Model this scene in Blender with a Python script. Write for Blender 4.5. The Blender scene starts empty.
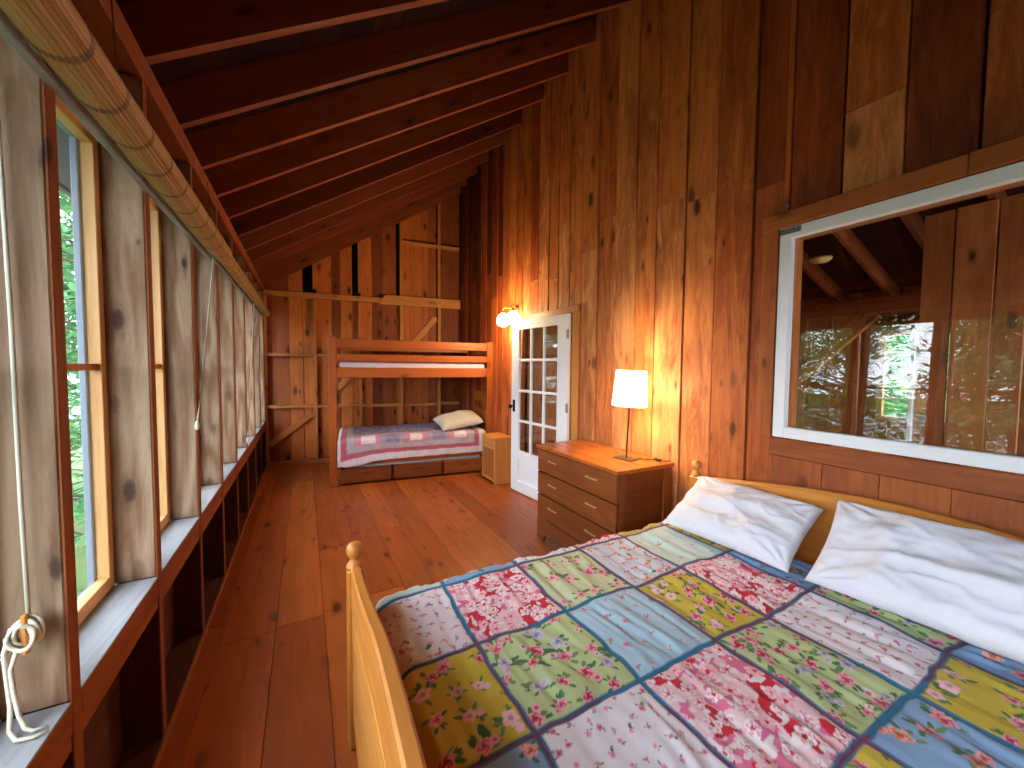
import bpy, bmesh, math, random
import numpy as np
from mathutils import Vector, Matrix, Euler, noise as mn

random.seed(7)
RNG = np.random.default_rng(7)
scn = bpy.context.scene
COL = scn.collection
PI = math.pi

# ------------------------------------------------------------------ helpers
def srgb(r, g, b):
    f = lambda c: c / 12.92 if c <= .04045 else ((c + .055) / 1.055) ** 2.4
    return (f(r / 255), f(g / 255), f(b / 255), 1)

class MB:
    """collects pieces; every piece carries its own grain coordinate and tone"""
    def __init__(s):
        s.v, s.f, s.gc, s.tone, s.sm, s.mi = [], [], [], [], [], []
    def add(s, verts, faces, M=None, grain='x', tone=None, smooth=False, mi=0, gcl=None):
        off = (random.uniform(-40, 40), random.uniform(-40, 40), random.uniform(-40, 40))
        t = random.random() if tone is None else tone
        n0 = len(s.v)
        pm = {'x': (0, 1, 2), 'y': (1, 0, 2), 'z': (2, 1, 0)}[grain]
        for i, p in enumerate(verts):
            q = gcl[i] if gcl else p
            s.gc.append((q[pm[0]] + off[0], q[pm[1]] + off[1], q[pm[2]] + off[2]))
            s.tone.append(t)
            s.v.append(tuple(M @ Vector(p)) if M is not None else tuple(p))
        for f in faces:
            s.f.append([i + n0 for i in f]); s.sm.append(smooth); s.mi.append(mi)
    def box(s, x0, x1, y0, y1, z0, z1, grain=None, bev=.003, tone=None, M=None, mi=0, smooth=False):
        d = (abs(x1 - x0), abs(y1 - y0), abs(z1 - z0))
        if grain is None: grain = 'xyz'[d.index(max(d))]
        c = ((x0 + x1) / 2, (y0 + y1) / 2, (z0 + z1) / 2)
        v, f = chamfer_box(d, min(bev, min(d) * .3))
        v = [(a + c[0], b + c[1], e + c[2]) for a, b, e in v]
        s.add(v, f, M, grain, tone, smooth, mi)
    def beam(s, p0, p1, w, h, up=(0, 0, 1), bev=.003, tone=None, mi=0):
        p0, p1 = Vector(p0), Vector(p1); d = p1 - p0; L = d.length; x = d / L
        z = Vector(up); z = (z - x * z.dot(x)).normalized(); y = z.cross(x)
        M = Matrix(((x.x, y.x, z.x, p0.x), (x.y, y.y, z.y, p0.y), (x.z, y.z, z.z, p0.z), (0, 0, 0, 1)))
        s.box(0, L, -w / 2, w / 2, -h / 2, h / 2, 'x', bev, tone, M, mi)
    def lathe(s, prof, M=None, seg=20, tone=None, mi=0, cap=True):
        v, f = [], []
        for r, z in prof:
            for k in range(seg):
                a = 2 * PI * k / seg; v.append((r * math.cos(a), r * math.sin(a), z))
        for i in range(len(prof) - 1):
            for k in range(seg):
                k2 = (k + 1) % seg
                f.append([i * seg + k, i * seg + k2, (i + 1) * seg + k2, (i + 1) * seg + k])
        if cap:
            f.append(list(range(seg))[::-1]); f.append([(len(prof) - 1) * seg + k for k in range(seg)])
        s.add(v, f, M, 'z', tone, True, mi)
    def tube(s, pts, r, seg=8, tone=None, mi=0, close=False):
        pts = [Vector(p) for p in pts]; n = len(pts); v, f = [], []
        gl = []; L = 0; prevu = None
        for i, p in enumerate(pts):
            a = pts[(i - 1) % n] if (close or i > 0) else p
            b = pts[(i + 1) % n] if (close or i < n - 1) else p
            t = (b - a).normalized()
            ref = prevu if prevu is not None else (Vector((0, 0, 1)) if abs(t.z) < .9 else Vector((1, 0, 0)))
            u = (ref - t * ref.dot(t)).normalized(); w = t.cross(u); prevu = u
            if i: L += (p - pts[i - 1]).length
            rr = r[i] if isinstance(r, (list, tuple)) else r
            for k in range(seg):
                an = 2 * PI * k / seg
                v.append(tuple(p + u * (rr * math.cos(an)) + w * (rr * math.sin(an))))
                gl.append((L, rr * math.cos(an), rr * math.sin(an)))
        m = n if close else n - 1
        for i in range(m):
            for k in range(seg):
                k2 = (k + 1) % seg; j = (i + 1) % n
                f.append([i * seg + k, i * seg + k2, j * seg + k2, j * seg + k])
        if not close:
            f.append(list(range(seg))[::-1]); f.append([(n - 1) * seg + k for k in range(seg)])
        s.add(v, f, None, 'x', tone, True, mi, gl)
    def prism(s, poly, y0, y1, axes='xz', grain='x', tone=None, M=None, mi=0, smooth=False):
        """poly in the two named axes, extruded along the third"""
        third = [a for a in 'xyz' if a not in axes][0]
        def mk(p, h):
            d = {axes[0]: p[0], axes[1]: p[1], third: h}; return (d['x'], d['y'], d['z'])
        n = len(poly)
        v = [mk(p, y0) for p in poly] + [mk(p, y1) for p in poly]
        f = [list(range(n)), list(range(2 * n - 1, n - 1, -1))]
        for i in range(n):
            j = (i + 1) % n; f.append([i, n + i, n + j, j])
        s.add(v, f, M, grain, tone, smooth, mi)
    def build(s, name, mat, parent=None, loc=None, fix=True):
        me = bpy.data.meshes.new(name)
        me.from_pydata(s.v, [], s.f)
        mats = mat if isinstance(mat, (list, tuple)) else [mat]
        for m in mats: me.materials.append(m)
        me.polygons.foreach_set('use_smooth', s.sm)
        me.polygons.foreach_set('material_index', s.mi)
        a = me.attributes.new('gc', 'FLOAT_VECTOR', 'POINT'); a.data.foreach_set('vector', [c for q in s.gc for c in q])
        a = me.attributes.new('tone', 'FLOAT', 'POINT'); a.data.foreach_set('value', s.tone)
        if fix:
            bm = bmesh.new(); bm.from_mesh(me); bmesh.ops.recalc_face_normals(bm, faces=bm.faces[:]); bm.to_mesh(me); bm.free()
        me.update()
        o = bpy.data.objects.new(name, me); COL.objects.link(o)
        if parent is not None: o.parent = parent
        if loc is not None: o.location = loc
        return o

_cb = {}
def chamfer_box(d, b):
    key = (round(d[0], 5), round(d[1], 5), round(d[2], 5), round(b, 5))
    if key in _cb: return _cb[key]
    bm = bmesh.new(); bmesh.ops.create_cube(bm, size=1)
    for v in bm.verts: v.co = Vector((v.co.x * d[0], v.co.y * d[1], v.co.z * d[2]))
    if b > 1e-4: bmesh.ops.bevel(bm, geom=bm.edges[:], offset=b, segments=1, affect='EDGES', profile=.5)
    bm.verts.index_update()
    r = ([tuple(v.co) for v in bm.verts], [[v.index for v in f.verts] for f in bm.faces]); bm.free()
    _cb[key] = r
    return r

def tag(o, label=None, cat=None, group=None, kind=None):
    if label: o['label'] = label
    if cat: o['category'] = cat
    if group: o['group'] = group
    if kind: o['kind'] = kind
    return o
def empty(name, loc=(0, 0, 0), rz=0):
    o = bpy.data.objects.new(name, None); COL.objects.link(o)
    o.location = loc; o.rotation_euler = (0, 0, rz); o.empty_display_size = .1
    return o
def kids(o): return [c for c in bpy.data.objects if c.parent == o]
def copy_tree(o, parent=None):
    ch = kids(o); c = o.copy(); COL.objects.link(c); c.parent = parent
    for k in ch: copy_tree(k, c)
    return c

# ------------------------------------------------------------------ materials
class NT:
    def __init__(s, name):
        m = bpy.data.materials.new(name); m.use_nodes = True; s.m = m; s.t = m.node_tree; s.t.nodes.clear()
    def n(s, typ, **kw):
        nd = s.t.nodes.new(typ)
        for k, v in kw.items():
            if k in nd.inputs.keys() if hasattr(nd.inputs, 'keys') else False: nd.inputs[k].default_value = v
            else: setattr(nd, k, v)
        return nd
    def l(s, a, b): s.t.links.new(a, b)
    def math(s, op, a, b=None, clamp=False):
        nd = s.t.nodes.new('ShaderNodeMath'); nd.operation = op; nd.use_clamp = clamp
        for i, x in enumerate((a, b)):
            if x is None: continue
            if isinstance(x, (int, float)): nd.inputs[i].default_value = x
            else: s.l(x, nd.inputs[i])
        return nd.outputs[0]
    def mix(s, fac, a, b, blend='MIX'):
        nd = s.t.nodes.new('ShaderNodeMix'); nd.data_type = 'RGBA'; nd.blend_type = blend
        for sock, x in ((nd.inputs[0], fac), (nd.inputs[6], a), (nd.inputs[7], b)):
            if isinstance(x, (int, float)): sock.default_value = x
            elif isinstance(x, tuple): sock.default_value = x
            else: s.l(x, sock)
        return nd.outputs[2]
    def ramp(s, fac, stops):
        nd = s.t.nodes.new('ShaderNodeValToRGB'); e = nd.color_ramp.elements
        while len(e) < len(stops): e.new(.5)
        for k, (p, c) in enumerate(stops):
            e[k].position = p; e[k].color = c if isinstance(c, tuple) else (c, c, c, 1)
        s.l(fac, nd.inputs[0]); return nd.outputs[0]
    def vmul(s, v, sc):
        nd = s.t.nodes.new('ShaderNodeVectorMath'); nd.operation = 'MULTIPLY'; s.l(v, nd.inputs[0]); nd.inputs[1].default_value = sc
        return nd.outputs[0]
    def noise(s, vec, scale, detail=3, dist=0., rough=.5):
        nd = s.t.nodes.new('ShaderNodeTexNoise'); s.l(vec, nd.inputs['Vector'])
        nd.inputs['Scale'].default_value = scale; nd.inputs['Detail'].default_value = detail
        nd.inputs['Distortion'].default_value = dist; nd.inputs['Roughness'].default_value = rough
        return nd.outputs[0]
    def bsdf(s, color, rough=.6, bump=None, bstr=.2, bdist=.002, spec=.4, coat=0., **kw):
        b = s.t.nodes.new('ShaderNodeBsdfPrincipled'); o = s.t.nodes.new('ShaderNodeOutputMaterial')
        if isinstance(color, tuple): b.inputs['Base Color'].default_value = color
        else: s.l(color, b.inputs['Base Color'])
        if isinstance(rough, (int, float)): b.inputs['Roughness'].default_value = rough
        else: s.l(rough, b.inputs['Roughness'])
        b.inputs['Specular IOR Level'].default_value = spec
        b.inputs['Coat Weight'].default_value = coat; b.inputs['Coat Roughness'].default_value = .25
        for k, v in kw.items(): b.inputs[k].default_value = v
        if bump is not None:
            bp = s.t.nodes.new('ShaderNodeBump'); bp.inputs['Strength'].default_value = bstr; bp.inputs['Distance'].default_value = bdist
            s.l(bump, bp.inputs['Height']); s.l(bp.outputs[0], b.inputs['Normal'])
        s.l(b.outputs[0], o.inputs[0]); return b

def wood(name, light, dark, knot=None, rough=.55, grain=.6, knots=.5, spec=.35, coat=0., stain=0., tonecol=None, ksc=1., ringw=.2, bumpd=.0015):
    """light/dark: the two board tones; grain streaks, ring figure and knots ride on the board's own coordinate"""
    g = NT(name)
    at = g.n('ShaderNodeAttribute', attribute_name='gc').outputs['Vector']
    tn = g.n('ShaderNodeAttribute', attribute_name='tone').outputs['Fac']
    stre = g.noise(g.vmul(at, (1.1, 26, 26)), 1.6, 5, .4, .6)
    warp = g.noise(g.vmul(at, (.55, 4.0, 4.0)), 1.5, 2, .3)
    rings = g.math('SINE', g.math('MULTIPLY', warp, 38.))
    rings = g.math('MULTIPLY_ADD', rings, .5); g.t.nodes[-1].inputs[2].default_value = .5
    fig = g.math('ADD', g.math('MULTIPLY', stre, 1 - ringw), g.math('MULTIPLY', rings, ringw))
    fig = g.ramp(fig, [(.3, 0.), (.72, 1.)])
    if tonecol is None: base = g.mix(tn, light, dark)
    else:
        base = g.ramp(tn, tonecol)
    dk = g.mix(1., base, (.55, .42, .34, 1), 'MULTIPLY')
    c = g.mix(g.math('MULTIPLY', fig, grain), base, dk)
    if stain > 0:
        st = g.noise(g.vmul(at, (1.1, 5.5, 5.5)), 2.0, 9, .8, .78)
        sb = g.noise(g.vmul(at, (.5, 1.6, 1.6)), 1.6, 2, .3)
        st = g.math('ADD', g.math('MULTIPLY', st, .62), g.math('MULTIPLY', sb, .38))
        st = g.ramp(st, [(.47, 0.), (.52, .5), (.59, 1.)])
        c = g.mix(g.math('MULTIPLY', st, stain), c, g.mix(1., base, (.38, .22, .14, 1), 'MULTIPLY'))
    bump = fig
    if knots > 0:
        vo = g.n('ShaderNodeTexVoronoi'); vo.voronoi_dimensions = '2D'
        sp = g.n('ShaderNodeSeparateXYZ'); g.l(at, sp.inputs[0]); cb = g.n('ShaderNodeCombineXYZ')
        g.l(g.math('MULTIPLY', sp.outputs[0], 2.6 * ksc), cb.inputs[0])
        g.l(g.math('MULTIPLY', g.math('ADD', sp.outputs[1], sp.outputs[2]), 6.0 * ksc), cb.inputs[1])
        g.l(cb.outputs[0], vo.inputs['Vector']); vo.inputs['Scale'].default_value = 1.
        sep = g.n('ShaderNodeSeparateColor'); g.l(vo.outputs['Color'], sep.inputs[0])
        on = g.math('LESS_THAN', sep.outputs[0], knots)
        wob = g.math('MULTIPLY', g.noise(at, 40., 2), .08)
        d = g.math('DIVIDE', g.math('ADD', vo.outputs['Distance'], wob), g.math('ADD', .45, g.math('MULTIPLY', sep.outputs[1], .9)))
        k = g.ramp(d, [(.10, 1.), (.145, .75), (.17, .3), (.30, 0.)])
        k = g.math('MULTIPLY', g.math('MULTIPLY', k, on), g.math('ADD', .45, g.math('MULTIPLY', sep.outputs[2], .55)))
        c = g.mix(k, c, knot or (dark[0] * .18, dark[1] * .14, dark[2] * .12, 1))
    rg = g.math('ADD', rough - .08, g.math('MULTIPLY', fig, .16))
    g.bsdf(c, rg, bump, .3, bumpd, spec, coat)
    return g.m

def plain(name, color, rough=.5, spec=.4, metal=0., nscale=40., namt=.08, bstr=.1):
    g = NT(name)
    tc = g.n('ShaderNodeTexCoord').outputs['Object']
    nz = g.noise(tc, nscale, 3)
    c = g.mix(g.math('MULTIPLY', nz, namt), color, (color[0] * .5, color[1] * .5, color[2] * .5, 1))
    b = g.bsdf(c, rough, nz, bstr, .001, spec); b.inputs['Metallic'].default_value = metal
    return g.m

W = {}
W['wall'] = wood('pine wall boards', srgb(206, 130, 66), srgb(122, 58, 24), rough=.6, grain=.65, knots=.45, stain=.8, bumpd=.004, knot=srgb(74, 34, 14),
                 tonecol=[(0., srgb(236, 168, 106)), (.3, srgb(212, 124, 60)), (.55, srgb(174, 82, 30)), (.8, srgb(116, 48, 17)), (1., srgb(60, 25, 10))])
W['lower'] = wood('short knotty boards', srgb(190, 108, 52), srgb(150, 76, 32), rough=.55, grain=.5, knots=1., stain=.5, ksc=.75)
W['frame'] = wood('pale end wall framing', srgb(218, 146, 80), srgb(192, 116, 56), rough=.6, grain=.45, knots=.3, stain=.2)
W['back'] = wood('end wall boards', srgb(218, 126, 54), srgb(122, 56, 20), rough=.6, grain=.45, knots=.5, stain=.25)
W['floor'] = wood('wide floor planks', srgb(180, 94, 36), srgb(146, 68, 22), rough=.40, grain=.3, knots=.5, spec=.5, stain=.3)
W['rafter'] = wood('rafter wood', srgb(150, 72, 28), srgb(112, 48, 18), rough=.7, grain=.5, knots=.3, stain=.25)
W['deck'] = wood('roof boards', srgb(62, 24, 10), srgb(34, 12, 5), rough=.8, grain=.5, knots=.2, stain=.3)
W['stud'] = wood('weathered stud wood', srgb(176, 150, 124), srgb(136, 114, 92), rough=.85, grain=.95, knots=.6, stain=.5, ksc=1.25, ringw=.38, knot=srgb(58, 40, 30))
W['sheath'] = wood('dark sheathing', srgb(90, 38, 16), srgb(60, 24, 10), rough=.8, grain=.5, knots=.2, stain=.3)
W['sill'] = wood('weathered grey sill', srgb(158, 162, 168), srgb(140, 146, 154), rough=.75, grain=.35, knots=.2, stain=.25, knot=srgb(120, 118, 118))
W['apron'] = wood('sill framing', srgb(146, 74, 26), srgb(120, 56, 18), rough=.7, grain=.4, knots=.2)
W['jamb'] = wood('window sash pine', srgb(226, 180, 122), srgb(206, 154, 96), rough=.5, grain=.3, knots=.15)
W['bunk'] = wood('orange bunk pine', srgb(178, 94, 32), srgb(158, 78, 24), rough=.42, grain=.35, knots=.25, spec=.45)
W['bed'] = wood('honey pine', srgb(216, 146, 68), srgb(198, 126, 52), rough=.36, grain=.3, knots=.1, spec=.5, knot=srgb(110, 62, 28))
W['dresser'] = wood('brown dresser pine', srgb(146, 80, 32), srgb(116, 58, 22), rough=.4, grain=.6, knots=.2, spec=.45)
W['dtop'] = wood('dresser top wood', srgb(182, 98, 34), srgb(160, 82, 26), rough=.3, grain=.5, knots=.15, spec=.55)
W['night'] = wood('blond nightstand wood', srgb(216, 146, 72), srgb(198, 128, 58), rough=.42, grain=.35, knots=0)
W['ndoor'] = wood('nightstand door', srgb(176, 108, 54), srgb(160, 94, 44), rough=.45, grain=.4, knots=0)
W['casing'] = wood('window casing wood', srgb(190, 108, 46), srgb(162, 84, 34), rough=.55, grain=.4, knots=.2, stain=.3)
W['other'] = wood('next room boards', srgb(206, 124, 62), srgb(156, 86, 40), rough=.6, grain=.5, knots=.35, stain=.4)
W['white'] = plain('white paint', srgb(244, 246, 250), .45, nscale=30, namt=.06)
W['greyframe'] = plain('grey outer sash', srgb(120, 132, 146), .5)
W['black'] = plain('black iron', srgb(26, 24, 22), .45, metal=.6)
W['steel'] = plain('dull steel', srgb(150, 152, 152), .4, metal=.8)
W['bronze'] = plain('dark bronze', srgb(92, 80, 64), .42, metal=.7)
W['brass'] = plain('brass', srgb(190, 140, 60), .35, metal=.8)
W['pull'] = plain('pale worn pull', srgb(206, 160, 110), .5)
W['cord'] = plain('cotton cord', srgb(206, 204, 186), .85, nscale=300, namt=.35, bstr=.4)
W['mattress'] = plain('white ticking', srgb(214, 208, 214), .85, nscale=90, namt=.12, bstr=.3)
W['lilac'] = plain('lilac sheet', srgb(206, 190, 206), .85, nscale=60, namt=.12, bstr=.3)
W['pillow'] = plain('white cotton pillowcase', srgb(228, 228, 238), .85, nscale=220, namt=.06, bstr=.12)
W['tar'] = plain('black building paper', srgb(18, 13, 10), .9)
W['soffit'] = plain('grey roof soffit', srgb(112, 118, 124), .8, nscale=12, namt=.3)
W['bark'] = plain('tree bark', srgb(92, 80, 70), .9, nscale=14, namt=.6, bstr=.8)
W['slate'] = plain('black plastic', srgb(30, 26, 24), .5)

def glass_mat(name, f0, tint=(1, 1, 1, 1)):
    """clear pane: Schlick mix of mirror and pass-through"""
    g = NT(name)
    geo = g.n('ShaderNodeNewGeometry')
    dp = g.n('ShaderNodeVectorMath'); dp.operation = 'DOT_PRODUCT'
    g.l(geo.outputs['Normal'], dp.inputs[0]); g.l(geo.outputs['Incoming'], dp.inputs[1])
    c = g.math('ABSOLUTE', dp.outputs['Value'])
    p = g.math('POWER', g.math('SUBTRACT', 1., c, True), 5.)
    fr = g.math('ADD', f0, g.math('MULTIPLY', p, 1 - f0), True)
    tr = g.n('ShaderNodeBsdfTransparent'); tr.inputs[0].default_value = tint
    gl = g.n('ShaderNodeBsdfGlossy'); gl.inputs['Roughness'].default_value = 0.
    mx = g.n('ShaderNodeMixShader'); o = g.n('ShaderNodeOutputMaterial')
    g.l(fr, mx.inputs[0]); g.l(tr.outputs[0], mx.inputs[1]); g.l(gl.outputs[0], mx.inputs[2]); g.l(mx.outputs[0], o.inputs[0])
    return g.m
W['glass'] = glass_mat('window glass', .03)
W['glass2'] = glass_mat('interior window glass', .06, (.93, .95, .94, 1))

def col_mat(name, rough=.85, wscale=0):
    g = NT(name)
    a = g.n('ShaderNodeAttribute', attribute_name='col')
    tc = g.n('ShaderNodeTexCoord').outputs['Object']
    nz = g.noise(tc, 420., 2)
    c = g.mix(g.math('MULTIPLY', nz, .14), a.outputs['Color'], (.25, .25, .28, 1))
    b = g.bsdf(c, rough, nz, .15, .0006, .2)
    b.inputs['Sheen Weight'].default_value = .05
    return g.m
W['quilt'] = col_mat('patchwork cotton')

def leaf_mat(name, c1, c2, transl=.35):
    g = NT(name)
    tn = g.n('ShaderNodeAttribute', attribute_name='tone').outputs['Fac']
    c = g.mix(tn, c1, c2)
    b = g.n('ShaderNodeBsdfDiffuse'); t = g.n('ShaderNodeBsdfTranslucent'); mx = g.n('ShaderNodeMixShader'); o = g.n('ShaderNodeOutputMaterial')
    g.l(c, b.inputs[0]); g.l(c, t.inputs[0]); mx.inputs[0].default_value = transl
    g.l(b.outputs[0], mx.inputs[1]); g.l(t.outputs[0], mx.inputs[2]); g.l(mx.outputs[0], o.inputs[0])
    return g.m
W['needles'] = leaf_mat('hemlock needles', srgb(58, 112, 70), srgb(120, 176, 120))
W['leaves'] = leaf_mat('maple leaves', srgb(96, 124, 50), srgb(170, 186, 96))

def shade_mat():
    g = NT('lit lamp shade')
    t = g.n('ShaderNodeBsdfTranslucent'); t.inputs[0].default_value = srgb(250, 236, 214)
    d = g.n('ShaderNodeBsdfDiffuse'); d.inputs[0].default_value = srgb(245, 232, 212)
    e = g.n('ShaderNodeEmission'); e.inputs[0].default_value = (1, .84, .62, 1); e.inputs[1].default_value = LAMP_EMIT
    m1 = g.n('ShaderNodeMixShader'); m1.inputs[0].default_value = .5
    ad = g.n('ShaderNodeAddShader'); o = g.n('ShaderNodeOutputMaterial')
    g.l(d.outputs[0], m1.inputs[1]); g.l(t.outputs[0], m1.inputs[2]); g.l(m1.outputs[0], ad.inputs[0]); g.l(e.outputs[0], ad.inputs[1]); g.l(ad.outputs[0], o.inputs[0])
    return g.m
def emit_mat(name, c, s):
    g = NT(name); e = g.n('ShaderNodeEmission'); e.inputs[0].default_value = c; e.inputs[1].default_value = s
    o = g.n('ShaderNodeOutputMaterial'); g.l(e.outputs[0], o.inputs[0]); return g.m

# ------------------------------------------------------------------ light levels
SKY = 11.0
EXPOSURE = 0.08
LAMP_W = 38.
LAMP_EMIT = 8.
SCONCE_W = 80.
SCONCE_EMIT = 20.

# ------------------------------------------------------------------ room dimensions
XL, XO = -.49, -.606          # inner and outer face of the left stud wall
XR = 2.30                     # inner face of the board wall
Y0 = -2.0                     # near end of the room
SL = .636                     # roof slope
def raf_z(x): return 2.555 + SL * (x - XL)      # lower edge of the rafters
WA, WB = Vector((XL, 6.45, 0)), Vector((XR, 6.15, 0))
ux = (WB - WA).normalized(); uy = Vector((-ux.y, ux.x, 0))
MBK = Matrix(((ux.x, uy.x, 0, WA.x), (ux.y, uy.y, 0, WA.y), (0, 0, 1, 0), (0, 0, 0, 1)))   # end wall frame: x along, y outward
LBK = (WB - WA).length
def bk_x(xl): return WA.x + ux.x * xl

# ---------------- floor
def build_floor():
    m = MB(); x = -.66
    while x < 2.36:
        w = random.choice((.19, .22, .24, .26)); x1 = min(x + w, 2.36)
        y = Y0 - .1 - random.uniform(0, 2.)
        while y < 6.7:
            L = random.choice((2.4, 3.0, 3.6)); y1 = min(y + L, 6.7)
            if y1 > Y0 - .1:
                m.box(x + .0012, x1 - .0012, max(y, Y0 - .1) + .001, y1 - .001, -.03, random.uniform(-.0012, 0), 'y', .002)
            y = y1
        x = x1
    o = m.build('floor', W['floor']); tag(o, 'wide reddish knotty pine plank floor of the bedroom', 'floor', kind='structure')
    b = MB(); b.box(-.7, 2.4, Y0 - .1, 6.7, -.08, -.031, 'y', 0); b.build('subfloor', W['tar'], o)
build_floor()

# ---------------- right wall of vertical boards
DOOR = (3.02, 4.02, 0., 2.0)         # y0 y1 z0 z1 of the opening
WIN = (-.62, 1.185, 1.085, 2.215)
def cut_boards(m, ys, tones, ztop, openings, x0, x1, bev=.003):
    cuts = sorted(set(list(ys) + [v for o in openings for v in o[:2]]))
    cuts = [c for c in cuts if ys[0] <= c <= ys[-1]]
    for a, b in zip(cuts[:-1], cuts[1:]):
        if b - a < .004: continue
        k = max(i for i, y in enumerate(ys[:-1]) if y <= a + 1e-6)
        zs = [(0., ztop)]
        for o in openings:
            if a >= o[0] - 1e-6 and b <= o[1] + 1e-6:
                new = []
                for z0, z1 in zs:
                    if o[2] > z0: new.append((z0, min(z1, o[2])))
                    if o[3] < z1: new.append((max(z0, o[3]), z1))
                zs = [q for q in new if q[1] - q[0] > .01]
        st = random.getstate(); random.seed(int(k * 97 + 5))
        dx = random.uniform(-.009, .004); jz = random.choice((0, random.uniform(2.3, 3.2), random.uniform(2.1, 3.6)))
        random.setstate(st)
        e0 = .0045 if a in ys else 0; e1 = .0045 if b in ys else 0
        for z0, z1 in zs:
            segs = [(z0, z1)]
            if jz and z0 + .3 < jz < z1 - .3: segs = [(z0, jz - .001), (jz + .001, z1)]
            for i, (s0, s1) in enumerate(segs):
                t = tones[k % len(tones)]
                if i: t = min(1, max(0, t + random.uniform(.05, .28)))
                m.box(x0 + dx, x1, a + e0, b - e1, s0, s1, 'z', bev, t)
ys = [Y0 - .05, -1.78, -1.5, -1.3, -1.02, -.8, -.55, -.3, -.05, .2, .491, .705, .926, 1.151, 1.339, 1.567, 1.791, 2.036, 2.238, 2.465, 2.69, 2.906,
      3.1, 3.29, 3.46, 3.66, 3.84, 4.02, 4.2, 4.36, 4.54, 4.7, 4.9, 5.06, 5.25, 5.42, 5.6, 5.78, 5.96, 6.15, 6.3]
tn = [.5, .3, .7, .4, .5, .6, .3, .5, .7, .42, .72, .20, .60, .48, .36, .22, .15, .26, .08, .24, .14, .28, .10, .30, .16, .36, .22, .42, .30, .44, .58, .5, .68, .55, .75, .6, .8, .65, .72, .7]
m = MB(); cut_boards(m, ys, tn, 4.62, [DOOR, WIN], XR, XR + .03)
wall_right = tag(m.build('wall_right', W['wall']), 'tall wall of vertical rough pine boards behind the bed and dresser', 'wall', kind='structure')
# back side of the partition (the next room's face)
m = MB(); cut_boards(m, [Y0 - .05 + .25 * i for i in range(34)], [.5, .8, .6, .3, .7], 4.62, [DOOR, WIN], XR + .05, XR + .08)
m.build('board_face', W['other'], wall_right)
m = MB()
for y in [-1.9, -1.3, -.69, 1.21, 1.8, 2.4, 2.97, 4.045, 4.6, 5.2, 5.8]: m.box(XR + .03, XR + .05, y - .02, y + .02, 0, 4.55, 'z', 0)
m.box(XR + .031, XR + .035, Y0, 3.0, 2.32, 4.6, 'y', 0); m.box(XR + .031, XR + .035, Y0, 3.0, 0, 1.05, 'y', 0); m.box(XR + .031, XR + .035, 1.24, 3.0, 1.05, 2.32, 'y', 0); m.box(XR + .031, XR + .035, 3.0, 6.25, 2.05, 4.6, 'y', 0); m.box(XR + .031, XR + .035, 4.06, 6.25, 0, 2.05, 'y', 0)
m.build('stud', W['sheath'], wall_right)
# short boards and ledger under the interior window
m = MB(); yb = [-.62, -.42, -.2, .02, .25, .505, .727, .948, 1.19]
m.box(XR - .014, XR - .0005, -.64, 1.20, .985, 1.08, 'y', .003, .45); 
for a, b in zip(yb[:-1], yb[1:]): m.box(XR - .010 - random.uniform(0, .004), XR - .0005, a + .001, b - .001, .3, .9835 - random.uniform(0, .002), 'z', .002, random.choice((.35, .5, .6)))
m.build('lower_board', W['lower'], wall_right)

# ---------------- end wall (far)
back = MB(); bx = -.17
studs_x = [.06, .655, 1.265, 1.87, 2.47]          # left edge of each stud in wall coordinate (x from WA)
wid = [.19, .24, .21, .28, .17, .2, .25, .15, .23]; i = 0
gaps = [(.475, .655), (1.145, 1.265), (1.79, 1.87), (2.425, 2.47)]
edges = [-.17, .08, .30, .475, .655, .86, .98, 1.145, 1.265, 1.43, 1.58, 1.79, 1.87, 2.0, 2.2, 2.3, 2.425, 2.47, 2.62, 2.84]
for a, b in zip(edges[:-1], edges[1:]):
    zt = 2.555 + SL * ux.x * (a) + .17
    isgap = any(abs(a - g0) < 1e-6 for g0, g1 in gaps)
    top = 2.44 if isgap else zt
    if isgap: back.box(a + .001, b - .001, .055, .08, 0, top, 'z', .002, 0. if a < .6 else .15, MBK)
    else: back.box(a + .001, b - .001, .04 + random.uniform(0, .006), .07, 0, top, 'z', .002, random.choice((.05, .2, .35, .7, .9)), MBK)
wall_back = tag(back.build('wall_back', W['back']), 'far end wall of knotty pine boards between exposed studs', 'wall', kind='structure')
m = MB(); m.prism([(-.2, 0), (2.86, 0), (2.86, 2.555 + SL * 2.86 + .2), (-.2, 2.555 - SL * .2 + .2)], .09, .11, 'xz', 'z', M=MBK); m.build('building_paper', W['tar'], wall_back)
BKS = [.60, 1.215, 1.83, 2.43, -.02]
for sx in (-.02, .615, 1.23, 1.842, 2.44):
    m = MB(); m.box(sx, sx + .045, -.045, .04, 0, 2.42, 'z', .002, None, MBK)
    if sx > .3: m.box(sx, sx + .045, -.02, .04, 2.56, 2.555 + SL * sx + .1, 'z', .002, .8, MBK)
    m.build('stud', W['frame'], wall_back)
for sx0, sx1, z in [(.025, .615, .855), (.66, 1.23, .845), (1.275, 1.842, .835), (1.887, 2.44, .83), (.025, .615, 1.6), (.66, 1.23, 1.6), (-.16, -.02, .86), (-.16, -.02, 1.6), (1.275, 1.842, 1.55), (2.485, 2.8, .84)]:
    m = MB(); m.box(sx0 + .002, sx1 - .002, -.04, .038, z - .02, z + .02, 'x', .002, None, MBK); m.build('fire_block', W['frame'], wall_back)
m = MB(); m.box(-.1, 1.6, -.052, .03, 2.425, 2.50, 'x', .003, .3, MBK)
m.prism([(1.52, 2.40), (2.8, 2.40), (2.8, 2.545), (1.62, 2.545)], -.08, -.046, 'xz', 'x', .2, MBK)
m.build('plate', W['frame'], wall_back)
m = MB(); m.box(1.87, 2.79, -.03, .036, 3.37, 3.42, 'x', .002, .5, MBK); m.build('fire_block', W['frame'], wall_back)
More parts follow.
